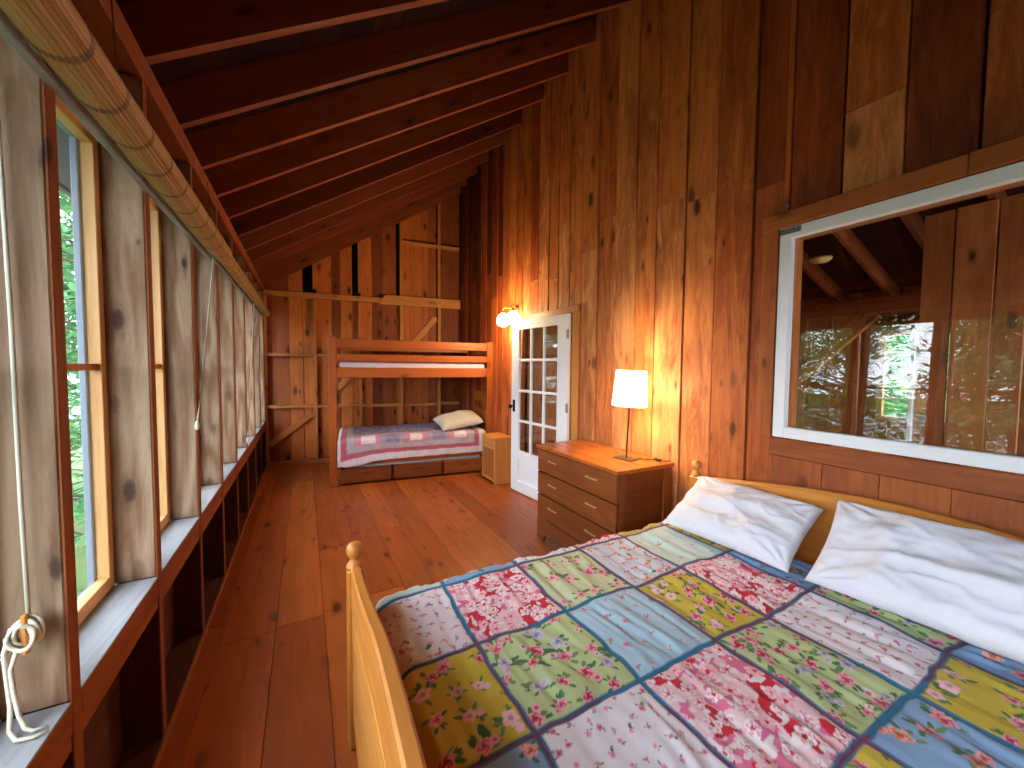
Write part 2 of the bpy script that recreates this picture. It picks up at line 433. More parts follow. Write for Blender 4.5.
for p0, p1 in [((.03, .3), (.6, .75)), ((1.24, .0), (1.24, .0)), ((.93, 1.1), (1.22, 1.42)), ((2.0, 1.75), (2.42, 2.25))]:
    if p0 == p1: continue
    m = MB(); m.beam(MBK @ Vector((p0[0], .02, p0[1])), MBK @ Vector((p1[0], .02, p1[1])), .02, .09, (0, 0, 1)); m.build('brace', W['frame'], wall_back)
m = MB(); m.box(-.16, 2.8, -.06, .038, .002, .06, 'x', .003, .5, MBK); m.build('bottom_plate', W['back'], wall_back)

# ---------------- left stud wall with its windows
SY = [-1.93, -1.29, -.655, -.02, .615, 1.25, 1.855, 2.50, 3.13, 3.75, 4.40, 5.08, 5.72, 6.33]
SW = .042
m = MB()
m.box(XO - .03, XO, Y0, 6.5, 0, .60, 'y', 0, None)
wl = m
wl.box(XO - .03, XO, Y0, 6.5, 2.235, 2.75, 'y', 0, None)
wall_left = tag(wl.build('wall_left', W['sheath']), 'long left wall of open weathered studs with tall windows', 'wall', kind='structure')
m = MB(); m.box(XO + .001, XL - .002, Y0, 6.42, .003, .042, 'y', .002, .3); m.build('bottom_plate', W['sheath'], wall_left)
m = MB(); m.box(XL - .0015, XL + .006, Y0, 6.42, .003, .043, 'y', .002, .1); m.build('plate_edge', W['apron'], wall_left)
m = MB(); m.box(XO + .001, XL + .006, Y0, 6.42, 2.462, 2.503, 'y', .003, .4); m.box(XO + .001, XL + .004, Y0, 6.42, 2.505, 2.553, 'y', .003, .2); m.build('top_plate', W['apron'], wall_left)
for y in SY:
    m = MB(); m.box(XO - .056, XL - .006, y, y + SW, .668, 2.46, 'z', .003)
    m.build('stud', W['stud'], wall_left)
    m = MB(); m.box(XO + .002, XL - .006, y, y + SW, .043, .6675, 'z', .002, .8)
    m.build('lower_shade_stud', W['sheath'], wall_left)  # unbleached dark wood below the sill, recess shade put into its colour
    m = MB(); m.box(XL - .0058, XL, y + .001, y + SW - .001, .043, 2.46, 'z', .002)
    m.build('edge_bounce_strip', W['apron'], wall_left)  # added strip, warm light bounced from the room put into its colour
wn = 0
pos = ['nearest the camera end wall', 'second from the camera end', 'third from the camera end', 'fourth from the camera end', 'just behind the cord post',
       'right beyond the tied cord, largest in view', 'second beyond the tied cord', 'third beyond the tied cord', 'fourth beyond the tied cord', 'fifth beyond the tied cord',
       'sixth beyond the tied cord', 'seventh beyond the tied cord', 'last before the far corner']
for i, (a, b) in enumerate(zip(SY[:-1], SY[1:])):
    y0, y1 = a + SW, b
    m = MB()
    m.box(XO + .003, XL - .001, y0 + .001, y1 - .001, .590, .660, 'y', .002, .5); m.box(XO + .003, XL - .004, y0 + .001, y1 - .001, .548, .5885, 'y', .002, .2)
    m.build('sill_framing', W['apron'], wall_left)
    m = MB(); m.box(XO - .056, XL - .0015, y0 + .001, y1 - .001, .6605, .6668, 'y', .001); m.build('sill_board', W['sill'], wall_left)
    m = MB(); m.box(XO - .056, XL - .05, y0 + .001, y1 - .001, 2.225, 2.30, 'y', .002); m.build('header', W['stud'], wall_left)
    wn += 1
    w = empty('window_%d' % wn, (XO - .001, (y0 + y1) / 2, .667)); h = (y1 - y0) / 2 - .0006
    tag(w, 'tall narrow left-wall window in a stud bay, ' + pos[i], 'window', 'left wall windows', 'structure')
    f = MB(); x0, x1 = -.034, -.001; jw = .036; H = 1.556
    for s in (-1, 1): f.box(x0, x1, s * h - s * jw, s * h, 0.001, H, 'z', .002)
    f.box(x0, x1, -h + jw, h - jw, 0.001, jw + .01, 'y', .002); f.box(x0, x1, -h + jw, h - jw, H - jw, H, 'y', .002)
    f.build('frame', W['jamb'], w)
    f = MB(); f.box(x0 + .004, x1 - .004, -h + jw, h - jw, .768, .79, 'y', .002); f.build('mid_rail', W['casing'], w)
    f = MB()
    for s in (-1, 1): f.box(-.052, -.0345, s * h - s * .052, s * h, 0.001, H, 'z', .002)
    f.box(-.052, -.0345, -h + .052, h - .052, 0.001, .035, 'y', .002); f.box(-.052, -.0345, -h + .052, h - .052, H - .035, H, 'y', .002)
    f.build('outer_sash', W['greyframe'], w)
    f = MB(); f.box(-.022, -.018, -h + jw - .004, h - jw + .004, jw, H - jw + .004, 'z', 0); f.build('pane', W['glass'], w)

# ---------------- near end wall (behind the camera), with a broad window to the lake
m = MB()
def near_boards():
    x = XO - .03
    while x < XR + .05:
        x1 = min(x + .24, XR + .06); zt = raf_z(max(x, XL)) + .15
        if False:
            m.box(x + .001, x1 - .001, Y0 - .03, Y0, 0, .8, 'z', .002); m.box(x + .001, x1 - .001, Y0 - .03, Y0, 2.1, zt, 'z', .002)
        else: m.box(x + .001, x1 - .001, Y0 - .03, Y0, 0, zt, 'z', .002)
        x = x1
near_boards()
wall_front = tag(m.build('wall_front', W['back']), 'plain board end wall behind the camera', 'wall', kind='structure')
# ---------------- ceiling: rafters and roof boards
m = MB(); x = -.93
ca = math.cos(math.atan(SL))
while x < XR + .06:
    x1 = min(x + .16 , XR + .08); z0, z1 = raf_z(x) + .205, raf_z(x1) + .205
    m.add([(x + .001, Y0 - .3, z0), (x1 - .001, Y0 - .3, z1), (x1 - .001, 6.9, z1), (x + .001, 6.9, z0),
           (x + .001, Y0 - .3, z0 + .03), (x1 - .001, Y0 - .3, z1 + .03), (x1 - .001, 6.9, z1 + .03), (x + .001, 6.9, z0 + .03)],
          [(0, 1, 2, 3), (7, 6, 5, 4), (0, 4, 5, 1), (1, 5, 6, 2), (2, 6, 7, 3), (3, 7, 4, 0)], None, 'y')
    x = x1
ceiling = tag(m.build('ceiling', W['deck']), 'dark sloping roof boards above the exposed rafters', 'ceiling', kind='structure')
m = MB(); m.add([(-.95, Y0 - .3, raf_z(-.95) + .24), (XR + .1, Y0 - .3, raf_z(XR + .1) + .24), (XR + .1, 6.9, raf_z(XR + .1) + .24), (-.95, 6.9, raf_z(-.95) + .24),
                 (-.95, Y0 - .3, raf_z(-.95) + .28), (XR + .1, Y0 - .3, raf_z(XR + .1) + .28), (XR + .1, 6.9, raf_z(XR + .1) + .28), (-.95, 6.9, raf_z(-.95) + .28)],
                [(0, 1, 2, 3), (7, 6, 5, 4), (0, 4, 5, 1), (1, 5, 6, 2), (2, 6, 7, 3), (3, 7, 4, 0)])
m.build('roofing', W['tar'], ceiling)
RY = [-1.9, -1.48, -1.06, -.64, -.22, .2, .62, 1.04, 1.46, 1.89, 2.33, 2.76, 3.17, 3.60, 4.07, 4.54, 5.0, 5.42, 5.82]
th = math.atan(SL)
for y in RY:
    m = MB(); hv = .19
    p = [(-.92, raf_z(-.92)), (XR - .001, raf_z(XR)), (XR - .001, raf_z(XR) + .2), (-.92, raf_z(-.92) + .2)]
    gl = None
    v = [(a, y, z) for a, z in p] + [(a, y + .04, z) for a, z in p]
    L = [(a / math.cos(th), yy, z - raf_z(a)) for a, yy, z in v]
    m.add(v, [(0, 1, 2, 3), (7, 6, 5, 4), (0, 4, 5, 1), (1, 5, 6, 2), (2, 6, 7, 3), (3, 7, 4, 0)], None, 'x', None, False, 0, L)
    m.build('rafter', W['rafter'], ceiling)
# end rafter laid against the far wall
m = MB(); a = MBK @ Vector((-.3, -.075, 0)); b = MBK @ Vector((LBK - .005, -.075, 0))
v = []
for off in (0, .06):
    for P, dz in ((a, 0), (b, 0), (b, .21), (a, .21)):
        q = P + uy * off; v.append((q.x, q.y, raf_z(P.x) - .02 + dz))
L = [(p[0] * 1.18, p[1], p[2] - raf_z(p[0])) for p in v]
m.add(v, [(0, 1, 2, 3), (7, 6, 5, 4), (0, 4, 5, 1), (1, 5, 6, 2), (2, 6, 7, 3), (3, 7, 4, 0)], None, 'x', .2, False, 0, L)
m.build('end_rafter', W['rafter'], ceiling)
# eave soffit and fascia outside the left wall
m = MB()
v = [(-.94, Y0 - .3, raf_z(-.94) - .012), (XO - .031, Y0 - .3, raf_z(XO) - .012), (XO - .031, 6.9, raf_z(XO) - .012), (-.94, 6.9, raf_z(-.94) - .012)]
v += [(a, b, c + .01) for a, b, c in v]
m.add(v, [(0, 1, 2, 3), (7, 6, 5, 4), (0, 4, 5, 1), (1, 5, 6, 2), (2, 6, 7, 3), (3, 7, 4, 0)], None, 'y')
m.box(-.965, -.941, Y0 - .3, 6.9, raf_z(-.94) - .03, raf_z(-.94) + .26, 'y', .002)
m.build('soffit', W['soffit'], ceiling)

# ------------------------------------------------------------------ door, casings and the interior window
m = MB(); m.box(XR - .024, XR - .001, 2.915, 4.0, 1.985, 2.052, 'y', .003, .6)
tag(m.build('trim_1', W['casing']), 'short plain wooden head casing above the white glazed door', 'trim', kind='structure')
m = MB(); m.box(XR - .02, XR - .001, 2.925, 3.015, .002, 1.984, 'z', .003, .1)
tag(m.build('trim_2', W['night']), 'pale upright casing board on the hinge side of the white door', 'trim', kind='structure')
m = MB(); m.box(XR - .0005, XR + .085, 3.0, 3.02, 0, 2.0, 'z', 0); m.box(XR - .0005, XR + .085, 4.02, 4.04, 0, 2.0, 'z', 0); m.box(XR - .0005, XR + .085, 3.0, 4.04, 2.0, 2.02, 'y', 0)
tag(m.build('trim_3', W['casing']), 'wooden jamb lining the opening of the white door', 'trim', kind='structure')

door = empty('door_1', (2.276, 3.032, .014), math.atan2(.968, -.098)); DW, DH = .965, 1.962
tag(door, 'white half glazed twelve-pane door standing slightly ajar', 'door', kind='structure')
gx0, gx1, gz0, gz1 = .155, .825, .475, 1.865; T = .036
m = MB()
m.box(0, gx0, 0, T, 0, DH, 'z', .002); m.box(gx1, DW, 0, T, 0, DH, 'z', .002)
m.box(gx0, gx1, 0, T, gz1, DH, 'x', .0); m.box(gx0, gx1, 0, T, .375, gz0, 'x', 0); m.box(gx0, gx1, 0, T, 0, .125, 'x', 0)
m.build('door_frame', W['white'], door)
m = MB(); m.box(gx0, gx1, .012, T - .012, .125, .375, 'x', 0); m.box(gx0 + .05, gx1 - .05, .006, T - .006, .17, .33, 'x', .005); m.build('lower_panel', W['white'], door)
m = MB(); mw = .026
for i in (1, 2):
    c = gx0 + (gx1 - gx0) * i / 3; m.box(c - mw / 2, c + mw / 2, .004, T - .004, gz0, gz1, 'z', .003)
for i in (1, 2, 3):
    c = gz0 + (gz1 - gz0) * i / 4; m.box(gx0, gx1, .0045, T - .0045, c - mw / 2, c + mw / 2, 'x', .003)
m.build('muntin', W['white'], door)
for i in range(3):
    for j in range(4):
        a0 = gx0 + (gx1 - gx0) * i / 3 + .012; a1 = gx0 + (gx1 - gx0) * (i + 1) / 3 - .012
        b0 = gz0 + (gz1 - gz0) * j / 4 + .012; b1 = gz0 + (gz1 - gz0) * (j + 1) / 4 - .012
        m = MB(); m.box(a0, a1, T / 2 - .002, T / 2 + .002, b0, b1, 'z', 0); m.build('pane', W['glass2'], door)
m = MB()
Mk = Matrix.Translation((DW - .055, T, .985)) @ Matrix.Rotation(-PI / 2, 4, 'X')
m.box(DW - .078, DW - .03, T - .001, T + .004, .92, 1.06, 'z', .002)
m.lathe([(.008, 0), (.008, .03), (.016, .033), (.026, .045), (.027, .055), (.02, .066), (.006, .07)], Mk, 14)
m.build('door_knob', W['black'], door)
for z in (.25, 1.0, 1.72):
    m = MB(); m.lathe([(.006, 0), (.006, .09)], Matrix.Translation((-.004, T, z)), 8); m.box(0, .02, T - .001, T + .002, z, z + .09, 'z', 0); m.build('hinge', W['steel'], door)

wn += 1
win = empty('window_%d' % wn, (XR, (WIN[0] + WIN[1]) / 2, WIN[2]))
tag(win, 'wide white-framed interior window above the bed headboard', 'window', kind='structure')
hw = (WIN[1] - WIN[0]) / 2; wh = WIN[3] - WIN[2]; fw_ = .06
m = MB()
for s in (-1, 1): m.box(-.022, .02, s * hw - s * fw_, s * hw - s * .003, .003, wh - .003, 'z', .002)
m.box(-.0215, .0195, -hw + fw_, hw - fw_, .003, fw_, 'y', .002); m.box(-.0215, .0195, -hw + fw_, hw - fw_, wh - fw_, wh - .003, 'y', .002)
m.build('frame', W['white'], win)
m = MB(); m.box(-.018, -.013, -hw + fw_ - .004, hw - fw_ + .004, fw_ - .004, wh - fw_ + .004, 'y', 0); o = m.build('pane', W['glass2'], win); o.rotation_euler = (0, math.radians(1.7), 0)
m = MB(); m.box(-.0245, -.0225, hw - .105, hw - .004, wh - .038, wh - .008, 'y', .0005); m.build('corner_bracket', W['steel'], win)
m = MB()
for k in range(4): m.lathe([(.004, 0), (.003, .002)], Matrix.Translation((-.0245, hw - .02 - k * .024, wh - .023 + .005 * (-1) ** k)) @ Matrix.Rotation(-PI / 2, 4, 'Y'), 8)
m.build('screw', W['black'], win)
m = MB()
m.box(XR - .026, XR - .001, 1.188, 1.268, 1.081, 2.216, 'z', .003, .45); m.box(XR - .027, XR - .001, .512, 1.27, 2.2175, 2.30, 'y', .003, .3); m.box(XR - .026, XR - .001, -.72, .510, 2.2175, 2.302, 'y', .003, .55)
m.box(XR - .026, XR - .001, -.70, -.623, 1.081, 2.216, 'z', .003, .5)
tag(m.build('trim_4', W['casing']), 'flat wooden casing around the white interior window', 'trim', kind='structure')
m = MB(); m.box(XR + .022, XR + .10, 1.125, 1.184, 1.087, 2.213, 'z', 0); m.box(XR + .022, XR + .10, -.618, -.56, 1.087, 2.213, 'z', 0); m.box(XR + .022, XR + .10, -.56, 1.125, 1.087, 1.14, 'y', 0); m.box(XR + .022, XR + .10, -.56, 1.125, 2.16, 2.213, 'y', 0)
tag(m.build('trim_5', W['casing']), 'reddish wooden jamb lining inside the white interior window', 'trim', kind='structure')
b = MB(); b.lathe([(.012, 0), (.012, .004), (.007, .006), (.007, .012), (.002, .013)], Matrix.Translation((XR - .004, 1.157, 2.335)) @ Matrix.Rotation(-PI / 2, 4, 'Y'), 10)
tag(b.build('bolt', W['steel']), 'small steel bolt head on the wall above the window corner', 'bolt')

# ------------------------------------------------------------------ the next room, seen through the glass
OX0, OX1 = XR + .08, 5.3
def oz(x): return 2.13 + .36 * (OX1 - x)
m = MB(); x = OX0
while x < OX1 + .05:
    x1 = min(x + .24, OX1 + .05); m.box(x + .001, x1 - .001, Y0 - .1, 6.4, -.03, 0, 'y', .002); x = x1
tag(m.build('floor', W['floor']), 'plank floor of the next room seen through the door glass', 'floor', kind='structure')
m = MB()
OW = [(3.9, 5.9, .6, 1.95), (.95, 1.74, .93, 1.86), (2.75, 3.6, .95, 1.9), (-1.9, -.1, .5, 2.0)]  # all but the narrow one are unseen, added to light the room
cut_boards(m, [Y0 - .1 + .25 * i for i in range(35)], [.4, .7, .5, .8, .3, .6], 2.4, OW, OX1, OX1 + .03)
wall_next = tag(m.build('wall_next_room', W['other']), 'low board wall of the next room with green windows', 'wall', kind='structure')
m = MB(); 
m.box(OX0, OX1, 6.2, 6.23, 0, 3.4, 'z', 0); m.box(OX0, OX1, Y0 - .1, Y0 - .07, 0, .5, 'z', 0); m.box(OX0, OX1, Y0 - .1, Y0 - .07, 2.2, 3.4, 'z', 0); m.build('end_boards', W['other'], wall_next)  # near end left open mid-height, an unseen gap added to light the partition
for k, (a, b, c, d) in enumerate(OW):
    wn += 1; w = empty('window_%d' % wn, (OX1, (a + b) / 2, c))
    tag(w, ('added unseen bare window lighting the next room near its far end', 'narrow paned window of the next room under the leafy garland', 'added unseen window lighting the next room beyond the diagonal brace', 'added unseen window lighting the next room behind its partition')[k], 'window', 'next room windows', 'structure')
    h = (b - a) / 2; H = d - c; f = MB()
    for s in (-1, 1): f.box(-.02, .03, s * h - s * .05, s * h - s * .001, .001, H - .001, 'z', .002)
    f.box(-.019, .029, -h + .05, h - .05, .001, .05, 'y', .002); f.box(-.019, .029, -h + .05, h - .05, H - .05, H - .001, 'y', .002)
    f.build('frame', W['jamb'], w)
    f = MB()
    for q in (1, 2, 3): f.box(0, .02, -h + .05, h - .05, H * q / 4 - .012, H * q / 4 + .012, 'y', .002)
    f.build('muntin', W['white'], w)
    f = MB(); f.box(.008, .012, -h + .04, h - .04, .04, H - .04, 'z', 0); f.build('pane', W['glass'], w)
m = MB()
v = [(OX0 - .02, Y0 - .1, oz(OX0) + .16), (OX1 + .5, Y0 - .1, oz(OX1 + .5) + .16), (OX1 + .5, 6.4, oz(OX1 + .5) + .16), (OX0 - .02, 6.4, oz(OX0) + .16)]
v += [(a, b, c + .04) for a, b, c in v]
m.add(v, [(0, 1, 2, 3), (7, 6, 5, 4), (0, 4, 5, 1), (1, 5, 6, 2), (2, 6, 7, 3), (3, 7, 4, 0)], None, 'y')
ceil2 = tag(m.build('ceiling', W['deck']), 'dark raftered ceiling of the next room behind the glass', 'ceiling', kind='structure')
for i in range(19):
    y = -1.75 + .42 * i; m = MB()
    p = [(OX0, oz(OX0)), (OX1 - .001, oz(OX1)), (OX1 - .001, oz(OX1) + .158), (OX0, oz(OX0) + .158)]
    v = [(a, y, z) for a, z in p] + [(a, y + .032, z) for a, z in p]
    m.add(v, [(0, 1, 2, 3), (7, 6, 5, 4), (0, 4, 5, 1), (1, 5, 6, 2), (2, 6, 7, 3), (3, 7, 4, 0)], None, 'x', None, False, 0)
    m.build('rafter', W['rafter'], ceil2)
m = MB(); m.box(4.98, 5.08, Y0, 6.19, 2.03, 2.17, 'y', .004); m.build('tie_beam', W['rafter'], ceil2)
m = MB()
for y in (2.68, 5.4): m.box(4.98, 5.08, y, y + .1, 0, 2.03, 'z', .004)
m.beam((5.03, 2.7, 1.0), (5.03, 1.70, 2.04), .07, .13)
m.build('brace_post', W['other'], wall_next)
m = MB(); cut_boards(m, [-1.9, -1.6, -1.3, -1.05, -.75, -.5, -.2, .05, .3, .52, .75, .94, 1.10], [.3, .5, .2, .4], oz(4.04) - .002, [(.40, .62, .9, 1.9)], 4.0, 4.03)
part = tag(m.build('partition', W['other']), 'brown board partition in the next room seen through the window', 'partition', kind='structure')
m = MB(); m.box(3.975, 4.055, 1.101, 1.125, 0, 1.75, 'z', .003); m.build('corner_strip', W['white'], part)
cl = empty('ceiling_light', (4.26, 1.85, oz(4.26) - .004)); tag(cl, 'small round cream ceiling light on the next room rafters', 'ceiling light')
m = MB(); m.lathe([(.02, -.05), (.06, -.042), (.085, -.02), (.088, -.012)], None, 18); m.build('diffuser', plain('cream glass', srgb(230, 200, 130), .4), cl)
m = MB(); m.lathe([(.09, -.012), (.09, 0)], None, 18); m.build('base', W['brass'], cl)
# leafy garland over the narrow window
def leaf_quads(m, pts, size, droop=.3, n=4):
    for p in pts:
        s = size * random.uniform(.6, 1.3)
        R = Euler((random.uniform(-.7, .7), random.uniform(-.7, .7), random.uniform(0, 6.28))).to_matrix().to_4x4()
        M = Matrix.Translation(p) @ R
        m.add([(-s, 0, 0), (-.3 * s, -.3 * s, .05 * s), (s, 0, -droop * s), (-.3 * s, .3 * s, .05 * s)], [(0, 1, 2), (0, 2, 3)], M, 'x', random.random(), False, 0)
g = empty('garland', (OX1 - .05, 1.45, 1.93)); g.location.x -= .14; tag(g, 'dark leafy garland with pale blossoms above the paned window', 'garland')
m = MB(); leaf_quads(m, [(random.gauss(0, .025), random.uniform(-.5, .27), random.gauss(.03, .035)) for _ in range(260)], .035)
m.build('foliage', leaf_mat('garland leaves', srgb(40, 64, 34), srgb(80, 104, 60)), g)
m = MB(); m.tube([(0, -.52, .03), (0, -.2, .01), (0, .1, .03), (0, .29, .02)], .008, 6); m.build('stem', W['bark'], g)
m = MB()
for _ in range(22): m.lathe([(.002, -.01), (.012, -.004), (.013, .004), (.004, .01)], Matrix.Translation((random.uniform(-.07, -.02), random.uniform(-.48, .25), random.gauss(.03, .03))), 7)
m.build('blossom', W['pillow'], g)

# ------------------------------------------------------------------ double bed
BX, BY = 1.2, .60
bed = empty('double_bed', (BX, BY, 0)); tag(bed, 'honey pine double bed with arched ends and ball-topped posts', 'bed')
def zf(d): return float(np.interp(abs(d), [0, .12, .22, .32, .45, .6, .75, .88, .95], [.862, .860, .852, .834, .798, .758, .728, .710, .704]))
def zh(d): return float(np.interp(abs(d), [0, .15, .35, .55, .75, .9, 1.02], [.888, .884, .866, .840, .808, .782, .762]))
def arched(m, fn, x0, x1, ya, yb, h, drop=0., n=44, zbot=None, rnd=.006, sk=0.):
    v, f, gl = [], [], []
    for i in range(n + 1):
        y = ya + (yb - ya) * i / n; zt = fn(y) - drop; zb = zbot if zbot is not None else zt - h
        ring = [(x0 + rnd, zt), (x1 - rnd, zt), (x1, zt - rnd), (x1, zb), (x0, zb), (x0, zt - rnd)]
        for x, z in ring: v.append((x + sk * y, y, z)); gl.append((y, x, z - zt))
    k = 6
    for i in range(n):
        for j in range(k):
            j2 = (j + 1) % k; f.append([i * k + j, i * k + j2, (i + 1) * k + j2, (i + 1) * k + j])
    f.append(list(range(k))); f.append([n * k + j for j in range(k)][::-1])
    m.add(v, f, None, 'x', None, False, 0, gl)
def bed_post(x, y, h, xs=.03):
    m = MB(); m.box(x - xs, x + xs, y - .03, y + .03, .002, h, 'z', .006); p = m.build('post', W['bed'], bed)
    m = MB(); m.lathe([(.03, 0), (.031, .012), (.02, .028), (.014, .036), (.015, .042), (.0235, .048), (.0285, .058), (.030, .070), (.0285, .082), (.0235, .092), (.015, .0985), (.006, .1012), (.001, .1015)], Matrix.Translation((x, y, h - .002)), 20)
    m.build('ball_finial', W['bed'], p)
fx = .139 - BX; hx = 2.22 - BX
for s in (-1, 1):
    bed_post(fx + .018 * s, s * .935, .695, .028); bed_post(hx, s * 1.0, .765)
m = MB(); arched(m, zf, fx - .018, fx + .016, -.91, .91, .15, sk=.022); arched(m, zf, fx - .0185, fx - .004, -.905, .86, 0, .151, zbot=.16, sk=.022); arched(m, zf, fx - .012, fx - .004, .86, .905, 0, .151, zbot=.16, sk=.022); m.build('footboard', W['bed'], bed)
m = MB(); arched(m, zh, hx - .032, hx + .018, -.972, .972, .05, rnd=.014); arched(m, zh, hx - .012, hx + .010, -.97, .97, 0, .049, zbot=.2); m.build('headboard', W['bed'], bed)
for s in (-1, 1):
    m = MB(); m.box(fx + .03, hx - .03, s * .955 - .012, s * .955 + .012, .17, .32, 'x', .003); m.build('side_rail', W['bed'], bed)
m = MB()
for k in range(9): m.box(-.9 + k * .22, -.83 + k * .22, -.94, .94, .285, .303, 'y', .002)
m.build('slat_base', W['jamb'], bed)

def cushion(name, a, b, t, mat, pinch=.07, wr=.006, seed=0, flat=.5, n=64, M=None, parent=None, top=1., fold=None):
    """stuffed pillow: two bulged sheets meeting on a pinched seam"""
    v, f = [], []; idx = {}
    for side in (1, -1):
        for i in range(n + 1):
            for j in range(n + 1):
                u, w = -1 + 2 * i / n, -1 + 2 * j / n
                edge = i in (0, n) or j in (0, n)
                if edge and side == -1: idx[(side, i, j)] = idx[(1, i, j)]; continue
                x = a * u * (1 - pinch * (1 - w * w) ** 1 * abs(u) ** 3); y = b * w * (1 - pinch * (1 - u * u) * abs(w) ** 3)
                h = max(0, (1 - u ** 2) * (1 - w ** 2)) ** .36 * t * (top if side == 1 else flat)
                nz = mn.fractal(Vector((x * 5 + seed, y * 5, side * 3.)), 1., 2., 4) * wr * 1.8
                rid = math.sin((u * 7 + 4 * mn.noise(Vector((x * 4, y * 4, seed))))) * wr * .5
                # gathers running in from the corners
                rr = math.hypot(abs(u) - 1, abs(w) - 1); an = math.atan2(abs(w) - 1, abs(u) - 1)
                rid += math.sin(an * 13 + seed) * wr * 1.1 * math.exp(-(rr / .45) ** 2)
                e = max(0, (1 - abs(u) ** 4) * (1 - abs(w) ** 4)) ** .5
                q = Vector((x * 4.2 + seed, y * 2.6 + .8 * x, seed * 1.7 + side)); cr = 1 - abs(mn.noise(q)) * 2.4; cr2 = 1 - abs(mn.noise(q * 2.3 + Vector((5, 1, 0)))) * 2.4
                rid += wr * (1.1 * max(0, cr) ** 3 + .6 * max(0, cr2) ** 3)
                z = side * h + (nz + rid) * e
                if edge: z += mn.noise(Vector((x * 9 + seed, y * 9, 0))) * .006
                if fold: z += fold(u, w) * e
                idx[(side, i, j)] = len(v); v.append((x, y, z))
        for i in range(n):
            for j in range(n):
                q = [idx[(side, i, j)], idx[(side, i + 1, j)], idx[(side, i + 1, j + 1)], idx[(side, i, j + 1)]]
                f.append(q if side == 1 else q[::-1])
    m = MB(); m.add(v, f, M, 'x', .5, True)
    o = m.build(name, mat, parent)
    return o
def slab_cushion(x0, x1, y0, y1, z0, z1, r=.04, wob=.004, M=None, n=10):
    """mattress: rounded slab with a soft crown"""
    m = MB(); v, f = [], []; cx, cy = (x0 + x1) / 2, (y0 + y1) / 2
    bm = bmesh.new(); bmesh.ops.create_cube(bm, size=1)
    for q in bm.verts: q.co = Vector((q.co.x * (x1 - x0), q.co.y * (y1 - y0), q.co.z * (z1 - z0)))
    bmesh.ops.bevel(bm, geom=bm.edges[:], offset=r, segments=4, affect='EDGES', profile=.5)
    bmesh.ops.subdivide_edges(bm, edges=[e for e in bm.edges if e.calc_length() > .3], cuts=n, use_grid_fill=True)
    bm.verts.index_update(); c = Vector((cx, cy, (z0 + z1) / 2))
    v = [tuple(q.co + c + Vector((0, 0, wob * mn.noise(q.co * 6)))) for q in bm.verts]; f = [[q.index for q in fc.verts] for fc in bm.faces]; bm.free()
    m.add(v, f, M, 'x', .5, True); return m
mt = slab_cushion(.235, 2.16, -.335, 1.535, .304, .53, .055).build('mattress', W['mattress']); tag(mt, 'thick white mattress of the double bed under the patchwork quilt', 'mattress')

# ---- patchwork: flower prints laid patch by patch on a dense cloth
def vnoise(x, y, seed=0):
    xi = np.floor(x).astype(np.int64); yi = np.floor(y).astype(np.int64); xf = x - xi; yf = y - yi
    def h(a, b):
        k = (a * 374761393 + b * 668265263 + seed * 974634777) & 0x7fffffff
        k = ((k ^ (k >> 13)) * 1274126177) & 0x7fffffff
        return ((k ^ (k >> 16)) & 0xffff) / 65535.
    u = xf * xf * (3 - 2 * xf); w = yf * yf * (3 - 2 * yf)
    return (h(xi, yi) * (1 - u) + h(xi + 1, yi) * u) * (1 - w) + (h(xi, yi + 1) * (1 - u) + h(xi + 1, yi + 1) * u) * w
def C(r, g, b): return np.array(srgb(r, g, b)[:3])
PINK, ROSE, PALEP, RED, LEAF, LEAF2, WHITE, ORNG, BLUEF = C(222, 96, 130), C(206, 40, 88), C(246, 196, 206), C(204, 22, 52), C(66, 116, 74), C(104, 140, 84), C(240, 236, 238), C(232, 132, 90), C(150, 178, 214)
STY = {
    'white': dict(bg=C(232, 226, 236), fl='tiny', col=(C(206, 70, 120), C(226, 130, 160)), n=64),
    'lilac': dict(bg=C(206, 210, 228), fl='mid', col=(ORNG, C(236, 150, 140), PINK), n=20),
    'aqua': dict(bg=C(196, 216, 214), fl='tiny', col=(C(224, 130, 130), PALEP), n=16),
    'sky': dict(bg=C(168, 200, 220), fl='tiny', col=(C(214, 96, 110), PALEP, PINK), n=24),
    'blue': dict(bg=C(136, 170, 210), fl='rose', col=(C(226, 110, 110), ORNG, PINK), n=11),
    'green': dict(bg=C(188, 206, 148), fl='rose', col=(PINK, ROSE, BLUEF), n=20),
    'palegreen': dict(bg=C(200, 208, 164), fl='rose', col=(PINK, C(232, 150, 150), C(226, 120, 120)), n=13),
    'yellow': dict(bg=C(206, 184, 56), fl='rose', col=(PINK, ROSE, PALEP), n=18),
    'gold': dict(bg=C(190, 166, 48), fl='rose', col=(PINK, ROSE), n=14),
    'red': dict(bg=C(236, 196, 204), fl='bold', col=(RED, C(216, 60, 100), C(226, 110, 150)), n=40),
}
